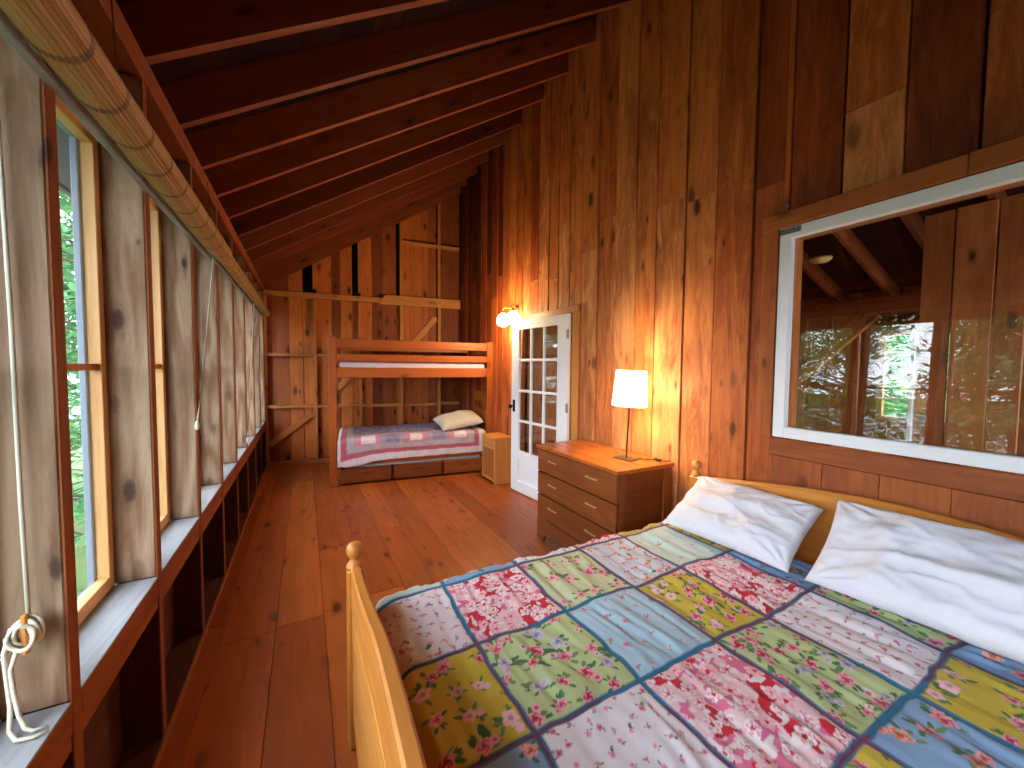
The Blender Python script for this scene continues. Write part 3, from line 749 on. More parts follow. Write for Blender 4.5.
def print_patch(P, uu, vv, W_, H_, style, rng):
    """P: colours (n,3) written in place; uu, vv metres inside the patch"""
    s = STY[style]; P[:] = s['bg']
    if s['fl'] == 'bold':
        k = vnoise(uu * 22 + rng.integers(99), vv * 22, int(rng.integers(999))); P[k > .62] = RED
        k2 = vnoise(uu * 40, vv * 40 + 5, int(rng.integers(999))); P[(k2 > .58) & (k <= .62)] = C(222, 110, 150)
        k3 = vnoise(uu * 60, vv * 60 + 9, int(rng.integers(999))); P[(k3 > .7)] = C(238, 224, 230)
    nx = max(2, int(round(math.sqrt(s['n'] * W_ / H_)))); ny = max(2, int(round(s['n'] / nx)))
    for i in range(nx):
        for j in range(ny):
            cx = (i + .5 + rng.uniform(-.3, .3) + (.25 if j % 2 else -.25)) * W_ / nx; cy = (j + .5 + rng.uniform(-.25, .25)) * H_ / ny
            col = s['col'][int(rng.integers(len(s['col'])))]
            R = {'tiny': .0075, 'mid': .015, 'rose': .0205, 'bold': .021}[s['fl']] * rng.uniform(.75, 1.2)
            dx, dy = uu - cx, vv - cy; d = np.hypot(dx, dy)
            near = d < R * 3.4
            if not near.any(): continue
            dx, dy, d = dx[near], dy[near], d[near]; an = np.arctan2(dy, dx); Q = P[near]
            if s['fl'] in ('rose', 'mid', 'tiny'):
                nl = {'rose': 6, 'mid': 3, 'tiny': 2}[s['fl']]
                for q in range(nl):
                    a = rng.uniform(0, 6.28); rr = R * rng.uniform(1.15, 1.75); lx, ly = rr * math.cos(a), rr * math.sin(a)
                    ca_, sa_ = math.cos(a + rng.uniform(-.6, .6)), math.sin(a + rng.uniform(-.6, .6))
                    ex, ey = (dx - lx) * ca_ + (dy - ly) * sa_, -(dx - lx) * sa_ + (dy - ly) * ca_
                    k = (ex / (R * .62)) ** 2 + (ey / (R * .26)) ** 2 < 1
                    Q[k] = LEAF if q % 2 else LEAF2
            pet = R * (1 + .14 * np.cos(an * 5 + rng.uniform(0, 6)))
            if s['fl'] == 'bold':
                Q[d < pet] = WHITE if rng.random() < .5 else PALEP
                k = (d < pet * .86) & (np.cos(an * 5 + d / R * 3) > -.2) & (d > pet * .4); Q[k] = PALEP * .5 + C(228, 120, 150) * .5
                Q[d < pet * .3] = col
            elif s['fl'] == 'tiny':
                Q[d < pet] = col * .7 + s['bg'] * .3; Q[d < pet * .5] = col
            else:
                pale = col * .35 + PALEP * .65
                Q[d < pet] = pale
                Q[(d < pet * .82) & (np.sin(an * 3 + d / R * 7) > -.1)] = col
                Q[d < pet * .36] = col * .55
                if s['fl'] == 'rose' and rng.random() < .7:
                    a = rng.uniform(0, 6.28); d2 = np.hypot(dx - 1.5 * R * math.cos(a), dy - 1.5 * R * math.sin(a))
                    Q[d2 < .62 * R] = WHITE * .8 if rng.random() < .4 else pale; Q[d2 < .3 * R] = col
            P[near] = Q
XLn = [-.29, .145, .492, .855, 1.207, 1.505, 1.832, 2.2]         # cross seams (along the bed)
YLn = [-.75, -.37, .0, .385, .775, 1.142, 1.507, 1.95]            # long seams (across the bed)
PAT = {  # [x cell][y cell counted from the window side edge]
    0: ['white', 'blue', 'green', 'gold', 'yellow', 'white', 'aqua'],
    1: ['gold', 'white', 'red', 'blue', 'yellow', 'white', 'aqua'],
    2: ['white', 'green', 'gold', 'white', 'green', 'red', 'blue'],
    3: ['blue', 'red', 'yellow', 'red', 'sky', 'palegreen', 'white'],
    4: ['green', 'white', 'blue', 'green', 'yellow', 'lilac', 'red'],
    5: ['red', 'sky', 'yellow', 'white', 'red', 'aqua', 'gold'],
    6: ['yellow', 'green', 'blue', 'green', 'blue', 'yellow', 'white'],
}
def cloth_object(name, pos, colr, nu, nv, mat, thick=.004):
    """pos, colr: (nu*nv,3) arrays -> a sheet with a second layer beneath it"""
    idx = np.arange(nu * nv).reshape(nu, nv)
    q = np.stack([idx[:-1, :-1], idx[1:, :-1], idx[1:, 1:], idx[:-1, 1:]], -1).reshape(-1, 4)
    me = bpy.data.meshes.new(name)
    me.vertices.add(len(pos)); me.vertices.foreach_set('co', pos.astype(np.float32).ravel())
    me.loops.add(q.size); me.loops.foreach_set('vertex_index', q.astype(np.int32).ravel())
    me.polygons.add(len(q)); me.polygons.foreach_set('loop_start', np.arange(0, q.size, 4, dtype=np.int32)); me.polygons.foreach_set('loop_total', np.full(len(q), 4, dtype=np.int32))
    me.update(calc_edges=True); me.validate()
    me.polygons.foreach_set('use_smooth', [True] * len(me.polygons))
    a = me.attributes.new('col', 'FLOAT_COLOR', 'POINT'); a.data.foreach_set('color', np.concatenate([colr, np.ones((len(colr), 1))], 1).astype(np.float32).ravel())
    me.materials.append(mat)
    o = bpy.data.objects.new(name, me); COL.objects.link(o)
    md = o.modifiers.new('thickness', 'SOLIDIFY'); md.thickness = thick; md.offset = -1
    return o
def build_quilt():
    us = np.concatenate([np.arange(-.16, .1, .006), np.arange(.1, 2.06, .0036)]); vs = np.concatenate([np.arange(-.62, -.1, .008), np.arange(-.1, 1.86, .0036)])
    U, V = np.meshgrid(us, vs, indexing='ij'); nu, nv = U.shape; u, v = U.ravel(), V.ravel()
    # seams wander a little
    su = u + .010 * (vnoise(u * 7, v * 7, 3) - .5) * 2 + .004 * (vnoise(u * 22, v * 22, 13) - .5) * 2; sv = v + .010 * (vnoise(u * 7, v * 7, 4) - .5) * 2 + .004 * (vnoise(u * 22, v * 22, 14) - .5) * 2
    col = np.zeros((len(u), 3)); rng = np.random.default_rng(11)
    du = np.full(len(u), 9.); dv = np.full(len(u), 9.)
    for x in XLn: du = np.minimum(du, np.abs(su - x))
    for y in YLn: dv = np.minimum(dv, np.abs(sv - y))
    for i in range(7):
        for j in range(7):
            k = np.where((su >= XLn[i]) & (su < XLn[i + 1]) & (sv >= YLn[j]) & (sv < YLn[j + 1]))[0]
            if not len(k): continue
            P = np.zeros((len(k), 3)); print_patch(P, su[k] - XLn[i], sv[k] - YLn[j], XLn[i + 1] - XLn[i], YLn[j + 1] - YLn[j], PAT[i][j], rng); col[k] = P
    TEAL, TEAL2, WINE = C(22, 118, 158), C(50, 88, 124), C(128, 28, 62)
    seam = np.minimum(du, dv); tk = vnoise(u * 3, v * 3, 8)
    def over(cc, w, soft):
        t = np.clip((w - seam) / soft + .5, 0, 1)[:, None]; return col * (1 - t) + cc * t
    col = over(TEAL * (1 - tk[:, None]) + TEAL2 * tk[:, None], .0095, .004)
    col = over(np.where((vnoise(u * 2.2, v * 2.2, 9) > .42)[:, None], WINE, TEAL), .0032, .003)
    # relief: gathers across each patch, puckers at the seams
    amp = np.clip(seam / .05, 0, 1)
    wv = u + .05 * (vnoise(u * 5, v * 3, 41) - .5) + .10 * (vnoise(u * 1.5, v * 1.5, 42) - .5)
    r1 = vnoise(wv * 26, v * 5, 21) - .5; r2 = vnoise(wv * 48, v * 9, 27) - .5
    cell = .35 + 1.1 * vnoise(np.floor(u / .36) * 1.7 + u * 2, np.floor(v / .37) * 1.3 + v * 2, 22)
    h = (.018 * r1 + .009 * r2) * cell * amp * np.clip(.7 + (u - .3) * .4, .6, 1.1)
    h += .010 * (vnoise(u * 9, v * 7, 23) - .5) + .012 * (vnoise(u * 2.6, v * 2.6, 24) - .5) + .004 * (vnoise(u * 34, v * 26, 25) - .5) * amp
    h -= .004 * np.exp(-(seam / .010) ** 2)
    # lay over the mattress: flat top, rounded edges, hanging sides
    zt, r = .547, .055
    def fold(s, edge, sign, r=r):
        d = (s - edge) * sign                           # >0 past the start of the round
        a = np.clip(d / r, 0, PI / 2); over = np.maximum(0, d - r * PI / 2)
        pos = np.where(d > 0, r * np.sin(a), d); drop = np.where(d > 0, r * (1 - np.cos(a)) + over, 0)
        return edge + sign * pos, drop, a
    X, dx, ax = fold(u, .305, -1., .10)                       # foot end
    Yn, dy, ay = fold(v, 1.530, 1.); Yn2, dy2, ay2 = fold(v, -.30, -1.)
    Y = np.where(v > .6, Yn, Yn2); dyy = np.where(v > .6, dy, dy2); ayy = np.where(v > .6, ay, ay2); sg = np.where(v > .6, 1., -1.)
    nzc = np.cos(ax) * np.cos(ayy)
    Z = zt - dx - dyy + h * np.maximum(nzc, .25) - .02 * np.clip((1.0 - np.abs(v - .6) / .9), -1, 1) * 0
    X = X - np.sin(ax) * (.004 + h); Y = Y + sg * np.sin(ayy) * (.003 + h * 1.3 + .006 * np.sin(u * 30) * np.clip(dyy / .2, 0, 1))
    Z = np.maximum(Z, .16)
    pos = np.stack([X, Y, Z], 1)
    o = cloth_object('patchwork_quilt', pos, col, nu, nv, W['quilt'], .006)
    tag(o, 'bright floral patchwork quilt with teal seams on the double bed', 'quilt')
build_quilt()

def place(loc, rot): return Matrix.Translation(loc) @ Euler(rot).to_matrix().to_4x4()
o = cushion('pillow', .205, .315, .078, W['pillow'], seed=3, wr=.013, M=place((1.985, 1.185, .685), (0, math.radians(-31), math.radians(3))), flat=.6, pinch=.05)
tag(o, 'white pillow on the far side of the double bed, nearer the dresser', 'pillow', 'white bed pillows')
o = cushion('pillow', .215, .385, .088, W['pillow'], seed=8, wr=.016, M=place((2.0, .42, .728), (0, math.radians(-39), math.radians(5))), flat=.6, pinch=.05)
tag(o, 'larger white pillow on the near side of the double bed, cut by the frame', 'pillow', 'white bed pillows')

# ------------------------------------------------------------------ dresser
dr = empty('dresser', (2.0, 2.285, 0)); tag(dr, 'brown pine chest with three long drawers against the board wall', 'dresser')
hx_, hy_ = .25, .475
m = MB()
for s in (-1, 1):                                         # framed ends
    y0, y1 = (s * hy_, s * (hy_ - .022)); ya, yb = min(y0, y1), max(y0, y1)
    m.box(-hx_ + .018, -hx_ + .085, ya, yb, .1, .772, 'z', .002); m.box(hx_ - .075, hx_, ya, yb, .0, .772, 'z', .002)
    m.box(-hx_ + .085, hx_ - .075, ya, yb, .70, .772, 'x', .002); m.box(-hx_ + .085, hx_ - .075, ya, yb, .1, .19, 'x', .002)
    p0, p1 = sorted((s * (hy_ - .012), s * (hy_ - .02)))
    for k in range(4): m.box(-hx_ + .083, hx_ - .073, p0, p1, .185 + k * .13, .185 + k * .13 + .129, 'x', .001)
m.box(hx_ - .012, hx_ - .002, -hy_ + .02, hy_ - .02, .1, .77, 'z', 0)
m.box(-hx_ + .016, hx_ - .012, -hy_ + .022, hy_ - .022, .19, .2, 'y', 0)
m.box(-hx_ + .03, -hx_ + .036, -hy_ + .022, hy_ - .022, .2, .77, 'y', 0, .9)
m.build('carcass', W['dresser'], dr)
m = MB(); m.box(-hx_ - .018, hx_ + .014, -hy_ - .012, hy_ + .012, .7725, .80, 'y', .004); m.build('top', W['dtop'], dr)
m = MB()
m.prism([(-hy_, .0), (-hy_ + .09, .0), (-hy_ + .12, .05), (-hy_ + .17, .075), (hy_ - .17, .075), (hy_ - .12, .05), (hy_ - .09, .0), (hy_, .0), (hy_, .185), (-hy_, .185)], -hx_ - .004, -hx_ + .016, 'yz', 'y')
m.build('plinth', W['dresser'], dr)
for z0, z1 in ((.585, .765), (.392, .575), (.192, .382)):
    m = MB(); m.box(-hx_ - .008, -hx_ + .016, -hy_ + .006, hy_ - .006, z0, z1, 'y', .003); d = m.build('drawer', W['dresser'], dr)
    for yc in (.235, -.235):
        m = MB(); m.box(-hx_ - .027, -hx_ - .018, yc - .06, yc + .06, (z0 + z1) / 2 + .016, (z0 + z1) / 2 + .025, 'y', .002)
        for s in (-1, 1): m.box(-hx_ - .0185, -hx_ - .0075, yc + s * .05 - .005, yc + s * .05 + .005, (z0 + z1) / 2 + .016, (z0 + z1) / 2 + .025, 'x', .001)
        m.build('pull', W['pull'], d)
# ------------------------------------------------------------------ table lamp on the dresser
lamp = empty('table_lamp', (2.04, 2.035, .8003)); tag(lamp, 'lit table lamp with white tapered shade on the dresser', 'lamp')
m = MB(); m.box(-.055, .055, -.075, .075, 0, .008, 'y', .002, M=Matrix.Rotation(.15, 4, 'Z')); m.build('base', W['bronze'], lamp)
m = MB(); m.lathe([(.006, .008), (.006, .40), (.012, .402), (.012, .44), (.004, .442)], None, 12); m.build('pole', W['bronze'], lamp)
m = MB(); m.lathe([(.122, .385), (.104, .638), (.1025, .638), (.1205, .385), (.122, .385)], None, 40, cap=False); m.build('lamp_shade', shade_mat(), lamp)
m = MB(); m.lathe([(.012, .441), (.026, .46), (.032, .49), (.026, .515), (.008, .525)], None, 14); m.build('bulb', emit_mat('lamp bulb', (1, .8, .55, 1), 40.), lamp)
cp = [(.05, -.02, .005), (.09, -.06, .003), (.13, -.1, .003), (.16, -.12, .004)]
m = MB(); m.tube(cp, .0025, 6); m.tube([(.16, -.17, .004), (.19, -.19, .003), (.225, -.19, .003), (.235, -.19, .003)], .0025, 6); m.build('power_cord', W['black'], lamp)
m = MB(); m.box(-.014, .014, -.028, .028, 0, .014, 'y', .004, M=Matrix.Translation((.16, -.145, .0005)) @ Matrix.Rotation(-.2, 4, 'Z')); m.build('cord_switch', W['slate'], lamp)
for ch in kids(lamp):
    if ch.name.split('.')[0] in ('pole', 'lamp_shade', 'bulb'): ch.rotation_mode = 'AXIS_ANGLE'; ch.rotation_axis_angle = (math.radians(2.2), .47, .88, 0)
L = bpy.data.lights.new('lamp_glow', 'POINT'); L.energy = LAMP_W; L.color = (1, .78, .50); L.shadow_soft_size = .05
lo = bpy.data.objects.new('lamp_glow', L); COL.objects.link(lo); lo.location = (0, 0, .50); lo.parent = lamp
# ------------------------------------------------------------------ sconce by the door
W['globe'] = emit_mat('sconce globe', (1, .80, .5, 1), SCONCE_EMIT)
sc = empty('wall_sconce', (XR - .001, 4.16, 2.06)); tag(sc, 'glowing two-globe brass wall sconce beside the top of the white door', 'sconce')
m = MB(); m.lathe([(.05, 0), (.05, .008), (.03, .016)], Matrix.Translation((0, 0, .10)) @ Matrix.Rotation(-PI / 2, 4, 'Y'), 18); m.build('backplate', W['brass'], sc)
for yy in (-.13, .13):
    m = MB(); m.tube([(-.01, 0, .10), (-.06, yy * .4, .115), (-.10, yy * .9, .125), (-.12, yy, .115), (-.12, yy, .075)], .007, 8); m.lathe([(.012, .03), (.03, .035), (.03, .055), (.014, .072)], Matrix.Translation((-.12, yy, .015)), 14); a_ = m.build('arm', W['brass'], sc)
    m = MB(); m.lathe([(.028, .045), (.06, .02), (.082, -.03), (.08, -.075), (.056, -.105), (.018, -.12), (.001, -.121)], Matrix.Translation((-.12, yy, .01)), 24, cap=False); m.build('globe', W['globe'], a_)
    L = bpy.data.lights.new('sconce_glow', 'POINT'); L.energy = SCONCE_W / 2; L.color = (1, .68, .34); L.shadow_soft_size = .08
    lo = bpy.data.objects.new('sconce_glow', L); COL.objects.link(lo); lo.location = (-.23, yy, -.04); lo.parent = sc
# ------------------------------------------------------------------ nightstand
ns = empty('nightstand', (2.155, 4.40, 0)); tag(ns, 'small blond nightstand with one drawer between bunk and door', 'nightstand')
m = MB(); a, b = .118, .19
m.box(-a + .018, a, -b, -b + .018, 0.002, .578, 'z', .002); m.box(-a + .018, a, b - .018, b, 0.002, .578, 'z', .002); m.box(a - .01, a, -b + .018, b - .018, .03, .578, 'z', 0)
m.box(-a, -a + .018, -b, -b + .028, .002, .578, 'z', .002); m.box(-a, -a + .018, b - .028, b, .002, .578, 'z', .002); m.box(-a, -a + .018, -b + .028, b - .028, .03, .065, 'y', .002); m.box(-a, -a + .018, -b + .028, b - .028, .428, .446, 'y', .002)
m.box(-a + .02, a - .01, -b + .018, b - .018, .04, .052, 'y', 0); m.build('cabinet', W['night'], ns)
m = MB(); m.box(-a - .022, a + .01, -b - .015, b + .015, .5785, .572, 'y', .006); m.build('top', W['night'], ns)
m = MB(); m.box(-a - .003, -a + .016, -b + .031, b - .031, .450, .573, 'y', .003); d = m.build('drawer', W['night'], ns)
m = MB(); m.lathe([(.006, 0), (.006, .012), (.014, .018), (.013, .026), (.004, .03)], Matrix.Translation((-a - .003, 0, .512)) @ Matrix.Rotation(-PI / 2, 4, 'Y'), 12); m.build('knob', W['night'], d)
m = MB(); m.box(-a + .004, -a + .016, -b + .031, b - .031, .068, .425, 'z', .002); m.build('door', W['ndoor'], ns)

# ------------------------------------------------------------------ bunk bed along the end wall
bo = Vector((.243, 5.003, 0)); bd = Vector((1.778, -.178, 0)).normalized(); brz = math.atan2(bd.y, bd.x)
bunk = empty('bunk_bed', bo, brz); tag(bunk, 'orange pine bunk bed with slatted guard rails along the end wall', 'bunk bed')
BL, BD = 2.055, .98
for x0 in (0, BL - .085):
    for y0, h in ((0, 1.79), (BD - .055, 1.79)):
        m = MB(); m.box(x0, x0 + .085, y0, y0 + .055, .002, h, 'z', .005); m.build('post', W['bunk'], bunk)
def rail(z0, z1, y0, y1, nm, tone=None):
    m = MB(); m.box(.087, BL - .087, y0, y1, z0, z1, 'x', .004, tone); m.build(nm, W['bunk'], bunk)
rail(1.668, 1.772, .012, .036, 'guard_rail', .9); rail(1.508, 1.592, .012, .036, 'guard_rail', .7); rail(1.308, 1.432, .010, .040, 'bed_rail', .3)
rail(.245, .365, .010, .040, 'bed_rail', .4)
rail(1.668, 1.765, BD - .036, BD - .012, 'guard_rail'); rail(1.508, 1.592, BD - .036, BD - .012, 'guard_rail'); rail(1.308, 1.432, BD - .040, BD - .010, 'bed_rail'); rail(.245, .365, BD - .04, BD - .01, 'bed_rail')
for x0 in (.028, BL - .056):
    for z0, z1 in ((1.62, 1.74), (1.36, 1.48), (.95, 1.09), (.70, .84), (.28, .42)):
        m = MB(); m.box(x0, x0 + .028, .057, BD - .057, z0, z1, 'y', .003); m.build('end_board', W['bunk'], bunk)
for z in (1.325, .262):
    m = MB()
    for k in range(11): m.box(.1 + k * .168, .17 + k * .168, .042, BD - .042, z, z + .018, 'y', .002)
    m.build('slat_base', W['jamb'], bunk)
MBU = Matrix.Translation(bo) @ Matrix.Rotation(brz, 4, 'Z')
o = slab_cushion(.10, BL - .10, .046, BD - .046, 1.346, 1.50, .035, .006, MBU).build('mattress', W['lilac']); tag(o, 'thin pale lilac mattress on the upper bunk behind its guard rail', 'mattress')
o = slab_cushion(.10, BL - .10, .046, BD - .046, .283, .565, .04, .004, MBU).build('mattress', W['mattress']); tag(o, 'white mattress on the lower bunk under the striped quilt', 'mattress')
tr = empty('trundle_bed', MBU @ Vector((BL / 2, .40, 0)), brz); tag(tr, 'low trundle with three brown drawer fronts under the lower bunk', 'trundle')
m = MB(); m.box(-.90, .90, -.37, .4, .03, .05, 'x', 0); m.box(-.9, .9, -.345, -.335, .02, .2, 'x', 0); m.box(-.9, -.88, -.362, .4, .02, .2, 'y', 0); m.box(.88, .9, -.362, .4, .02, .2, 'y', 0); m.box(-.88, .88, .38, .4, .05, .2, 'x', 0); m.build('box_frame', W['dresser'], tr)
for xa, xb in ((-.905, -.325), (-.285, .315), (.355, .905)):
    m = MB(); m.box(xa, xb, -.392, -.3725, .026, .203, 'x', .004); d = m.build('drawer_front', W['dresser'], tr)
    m = MB(); m.box((xa + xb) / 2 - .05, (xa + xb) / 2 + .05, -.3945, -.3915, .13, .139, 'x', .001); m.build('finger_slot', W['slate'], d)
for x in (-.8, .8):
    for y in (-.3, .33):
        m = MB(); m.lathe([(.015, -.012), (.015, .012)], Matrix.Translation((x, y, .0155)) @ Matrix.Rotation(PI / 2, 4, 'X'), 12); m.build('caster', W['slate'], tr)
o = slab_cushion(-.87, .87, -.330, .375, .051, .238, .03, .004, Matrix.Translation(MBU @ Vector((BL / 2, .40, 0))) @ Matrix.Rotation(brz, 4, 'Z')).build('mattress', W['mattress'])
tag(o, 'thin white mattress lying in the pulled-in trundle below the lower bunk', 'mattress')

def build_bunk_quilt():
    us = np.arange(.02, 1.95, .011); vs = np.arange(-.34, .93, .011)
    U, V = np.meshgrid(us, vs, indexing='ij'); nu, nv = U.shape; u, v = U.ravel(), V.ravel()
    col = np.zeros((len(u), 3)); col[:] = C(206, 198, 208)
    LIL, MAU, RSE, PNK, GRY, NAV = C(158, 148, 172), C(138, 128, 158), C(184, 92, 112), C(202, 136, 148), C(178, 168, 176), C(108, 102, 134)
    e = np.minimum(np.minimum(u - .02, 1.95 - u), v + .34)          # distance from the edge
    nz = vnoise(u * 40, v * 40, 5)
    col[e < .10] = C(214, 206, 214); k = (e >= .10) & (e < .17); col[k] = RSE; k = (e >= .17) & (e < .25); col[k] = GRY
    k = e >= .25
    cu, cv = np.floor(u / .29), np.floor((v + .13) / .29); fu, fv = u / .29 - cu, (v + .13) / .29 - cv
    chk = ((cu + cv) % 2 == 0)
    col[k] = np.where(chk[k, None], LIL, PNK); inner = (np.abs(fu - .5) < .28) & (np.abs(fv - .5) < .28)
    kk = k & inner; col[kk] = np.where(chk[kk, None], MAU, C(222, 210, 216))
    kk = k & (v > .22); col[kk] = np.where((nz[kk] > .5)[:, None], MAU, NAV)
    col *= (.88 + .24 * nz)[:, None]
    zt, r = .578, .05
    d = -(v - .045); a = np.clip(d / r, 0, PI / 2); over = np.maximum(0, d - r * PI / 2)
    Y = np.where(d > 0, .045 - r * np.sin(a), v); drop = np.where(d > 0, r * (1 - np.cos(a)) + over, 0)
    # the hem sags lower at the left corner
    sag = .10 * np.exp(-((u - .02) / .35) ** 2)
    drop = drop * np.where(d > 0, .80 + sag * 3.2, 1)
    du = -(u - .14); a2 = np.clip(du / r, 0, PI / 2); ov2 = np.maximum(0, du - r * PI / 2)
    X = np.where(du > 0, .14 - r * np.sin(a2), u); dr2 = np.where(du > 0, r * (1 - np.cos(a2)) + ov2, 0)
    h = .008 * (vnoise(u * 6, v * 6, 31) - .5) + .006 * (vnoise(u * 18, v * 10, 32) - .5)
    Y = Y - np.sin(a) * (.014 + h + .009 * np.sin(u * 28 + v * 9) * np.clip(drop / .2, 0, 1))
    Z = np.maximum(zt - drop - dr2 + h * np.cos(a) * np.cos(a2), .24)
    Pw = np.stack([X, Y, Z], 1) @ np.array(MBU.to_3x3()).T + np.array(MBU.translation)
    o = cloth_object('striped_quilt', Pw, col, nu, nv, W['quilt'], .006)
    tag(o, 'pink and lilac striped patchwork quilt on the lower bunk', 'quilt')
build_bunk_quilt()
o = cushion('pillow', .31, .22, .105, plain('cream pillowcase', srgb(206, 200, 182), .85, nscale=40, namt=.3), seed=5, wr=.006, n=26, M=MBU @ place((1.645, .30, .685), (math.radians(14), math.radians(-8), math.radians(6))))
tag(o, 'cream pillow at the head of the lower bunk', 'pillow')

# ------------------------------------------------------------------ rolled bamboo blinds and their cords
def blind_mat():
    g = NT('split bamboo')
    at = g.n('ShaderNodeAttribute', attribute_name='gc').outputs['Vector']; tn = g.n('ShaderNodeAttribute', attribute_name='tone').outputs['Fac']
    c = g.mix(tn, srgb(196, 162, 110), srgb(150, 112, 70))
    nz = g.noise(g.vmul(at, (3, 60, 60)), 2., 3)
    c = g.mix(g.math('MULTIPLY', nz, .5), c, srgb(120, 84, 50))
    w = g.n('ShaderNodeTexWave'); w.wave_type = 'BANDS'; w.bands_direction = 'X'; g.l(at, w.inputs['Vector']); w.inputs['Scale'].default_value = 1.75
    k = g.ramp(w.outputs['Fac'], [(.95, 0.), (.985, 1.)])
    c = g.mix(g.math('MULTIPLY', k, .7), c, srgb(70, 44, 26))
    g.bsdf(c, .55, nz, .2, .001); return g.m
W['bamboo'] = blind_mat()
def blind(x, z, y0, y1, r, label):
    b = empty('bamboo_blind', (x, y0, z)); tag(b, label, 'blind', 'rolled bamboo blinds')
    m = MB(); L = y1 - y0; n = 30
    for k in range(n):                       # split canes round the outside of the roll
        a0, a1 = 2 * PI * k / n, 2 * PI * (k + .9) / n
        for ra, rb in ((r, r - .004),):
            P = [(ra * math.cos(a0), ra * math.sin(a0)), ((ra + .0022) * math.cos((a0 + a1) / 2), (ra + .0022) * math.sin((a0 + a1) / 2)), (ra * math.cos(a1), ra * math.sin(a1)), (rb * math.cos(a1), rb * math.sin(a1)), (rb * math.cos(a0), rb * math.sin(a0))]
            v = [(p[0], 0, p[1]) for p in P] + [(p[0], L, p[1]) for p in P]; q = len(P)
            gl = [(0, p[0], p[1]) for p in P] + [(L, p[0], p[1]) for p in P]
            st = random.getstate()
            off = m  # keep the binding threads lined up along the roll
            m.add(v, [list(range(q)), list(range(2 * q - 1, q - 1, -1))] + [[i, q + i, q + (i + 1) % q, (i + 1) % q] for i in range(q)], None, 'x', random.random() * .9, False, 0, gl)
            for i in range(2 * q): 
                g0 = m.gc[-2 * q + i]; m.gc[-2 * q + i] = (gl[i][0], g0[1], g0[2])
    m.build('cane_roll', W['bamboo'], b)
    m = MB()                                  # spiral turns seen at the end of the roll
    sp = [((r - .006 - .0045 * t) * math.cos(t * 2 * PI), (r - .006 - .0045 * t) * math.sin(t * 2 * PI)) for t in [i / 16 for i in range(int(16 * (r - .02) / .0045))]]
    v, f = [], []
    for i, p in enumerate(sp): v += [(p[0], .006, p[1]), (p[0], L - .006, p[1])]
    for i in range(len(sp) - 1): f.append([2 * i, 2 * i + 1, 2 * i + 3, 2 * i + 2])
    m.add(v, f, None, 'y', .9, True); m.build('inner_turns', W['bamboo'], b, fix=False)
    m = MB(); m.box(-r - .018, -r + .004, 0.005, L - .005, -r * .75 - .012, -r * .75 + .010, 'y', .003, .5); m.build('bottom_lath', W['sill'], b)
    for t in (.06, .5, .94):
        y = L * t
        m = MB(); m.tube([(-.02, y, r + .003), (-.03, y, 2.462 - z - .001)], .002, 5); m.build('hanger', W['bark'], b)
blind(-.425, 2.118, .15, 2.86, .050, 'fat rolled bamboo blind hung along the top of the left windows, nearer roll')
blind(-.435, 2.135, 2.885, 6.1, .040, 'slimmer rolled bamboo blind hung beyond the fat roll towards the far corner')

# tied cord on its cleat
cd = empty('blind_cord', (-.543, 1.245, .868)); tag(cd, 'pale blind cord wound on a cleat on the nearest stud, ends trailing on the sill', 'cord')
m = MB(); m.tube([(-.012, -.012, 1.20), (-.006, -.012, .7), (-.004, -.014, .3), (0, -.016, .03)], .0042, 7); m.build('hanging_cord', W['cord'], cd)
m = MB(); m.box(-.008, .008, -.026, .0, -.012, .012, 'z', .003); m.box(-.006, .006, -.036, -.024, -.045, .045, 'z', .004); m.build('cleat', W['night'], cd)
m = MB()
for k in range(9):
    pts = []; ra, rb = .017 + .0022 * (k % 4), .024 + .0024 * (k % 4); ph = k * .25
    for i in range(26):
        a = 2 * PI * i / 26
        pts.append((ra * math.cos(a) + .004 * math.sin(k * 2.1), -.022 - .003 * k % .018 - .006 * math.sin(2 * a + ph), rb * math.sin(a) + .004 * math.cos(k * 1.7)))
    m.tube(pts, .0034, 7, close=True)
pts = [(.020 * math.cos(t), -.046 + .004 * math.sin(t * 2), .026 * math.sin(t)) for t in [PI * .9 + i * .2 for i in range(28)]]
m.tube(pts, .0042, 7)
m.build('coil', W['cord'], cd)
m = MB()
zs = .668 - .868
m.tube([(-.02, -.03, .02), (-.03, -.035, -.03), (-.028, -.034, -.09), (-.024, -.036, -.15), (-.016, -.06, -.188), (.004, -.085, zs + .006), (.032, -.09, zs + .005), (.05, -.082, zs + .005)], [.0042] * 6 + [.0036, .002], 7)
m.tube([(-.012, -.034, -.03), (-.022, -.034, -.07), (-.018, -.036, -.12), (-.008, -.045, -.17), (.006, -.06, zs + .010), (.02, -.068, zs + .005), (.042, -.066, zs + .005)], [.0042] * 5 + [.0036, .002], 7)
m.tube([(-.02, -.03, -.03), (-.04, -.036, -.045), (-.045, -.037, -.052)], .002, 6)
m.build('loose_end', W['cord'], cd)
for (p0, p1, p2, lab) in [((-.452, 2.80, 2.075), (-.468, 2.62, 1.55), (-.488, 2.488, 1.15), 'thin pale cord slanting down from the end of the fat bamboo roll'),
                          ((-.455, 4.85, 2.105), (-.47, 4.6, 1.4), (-.487, 4.385, .74), 'thin pale cord hanging near the far end of the window wall')]:
    c = empty('blind_cord', p0); tag(c, lab, 'cord'); P0 = Vector(p0)
    m = MB(); m.tube([Vector(p) - P0 for p in (p0, p1, p2)], .004, 6); m.build('hanging_cord', W['cord'], c)
    m = MB(); q = Vector(p2) - P0; m.lathe([(.003, .02), (.009, .006), (.010, -.02), (.004, -.03)], Matrix.Translation(q), 8); m.build('knot', W['cord'], c)

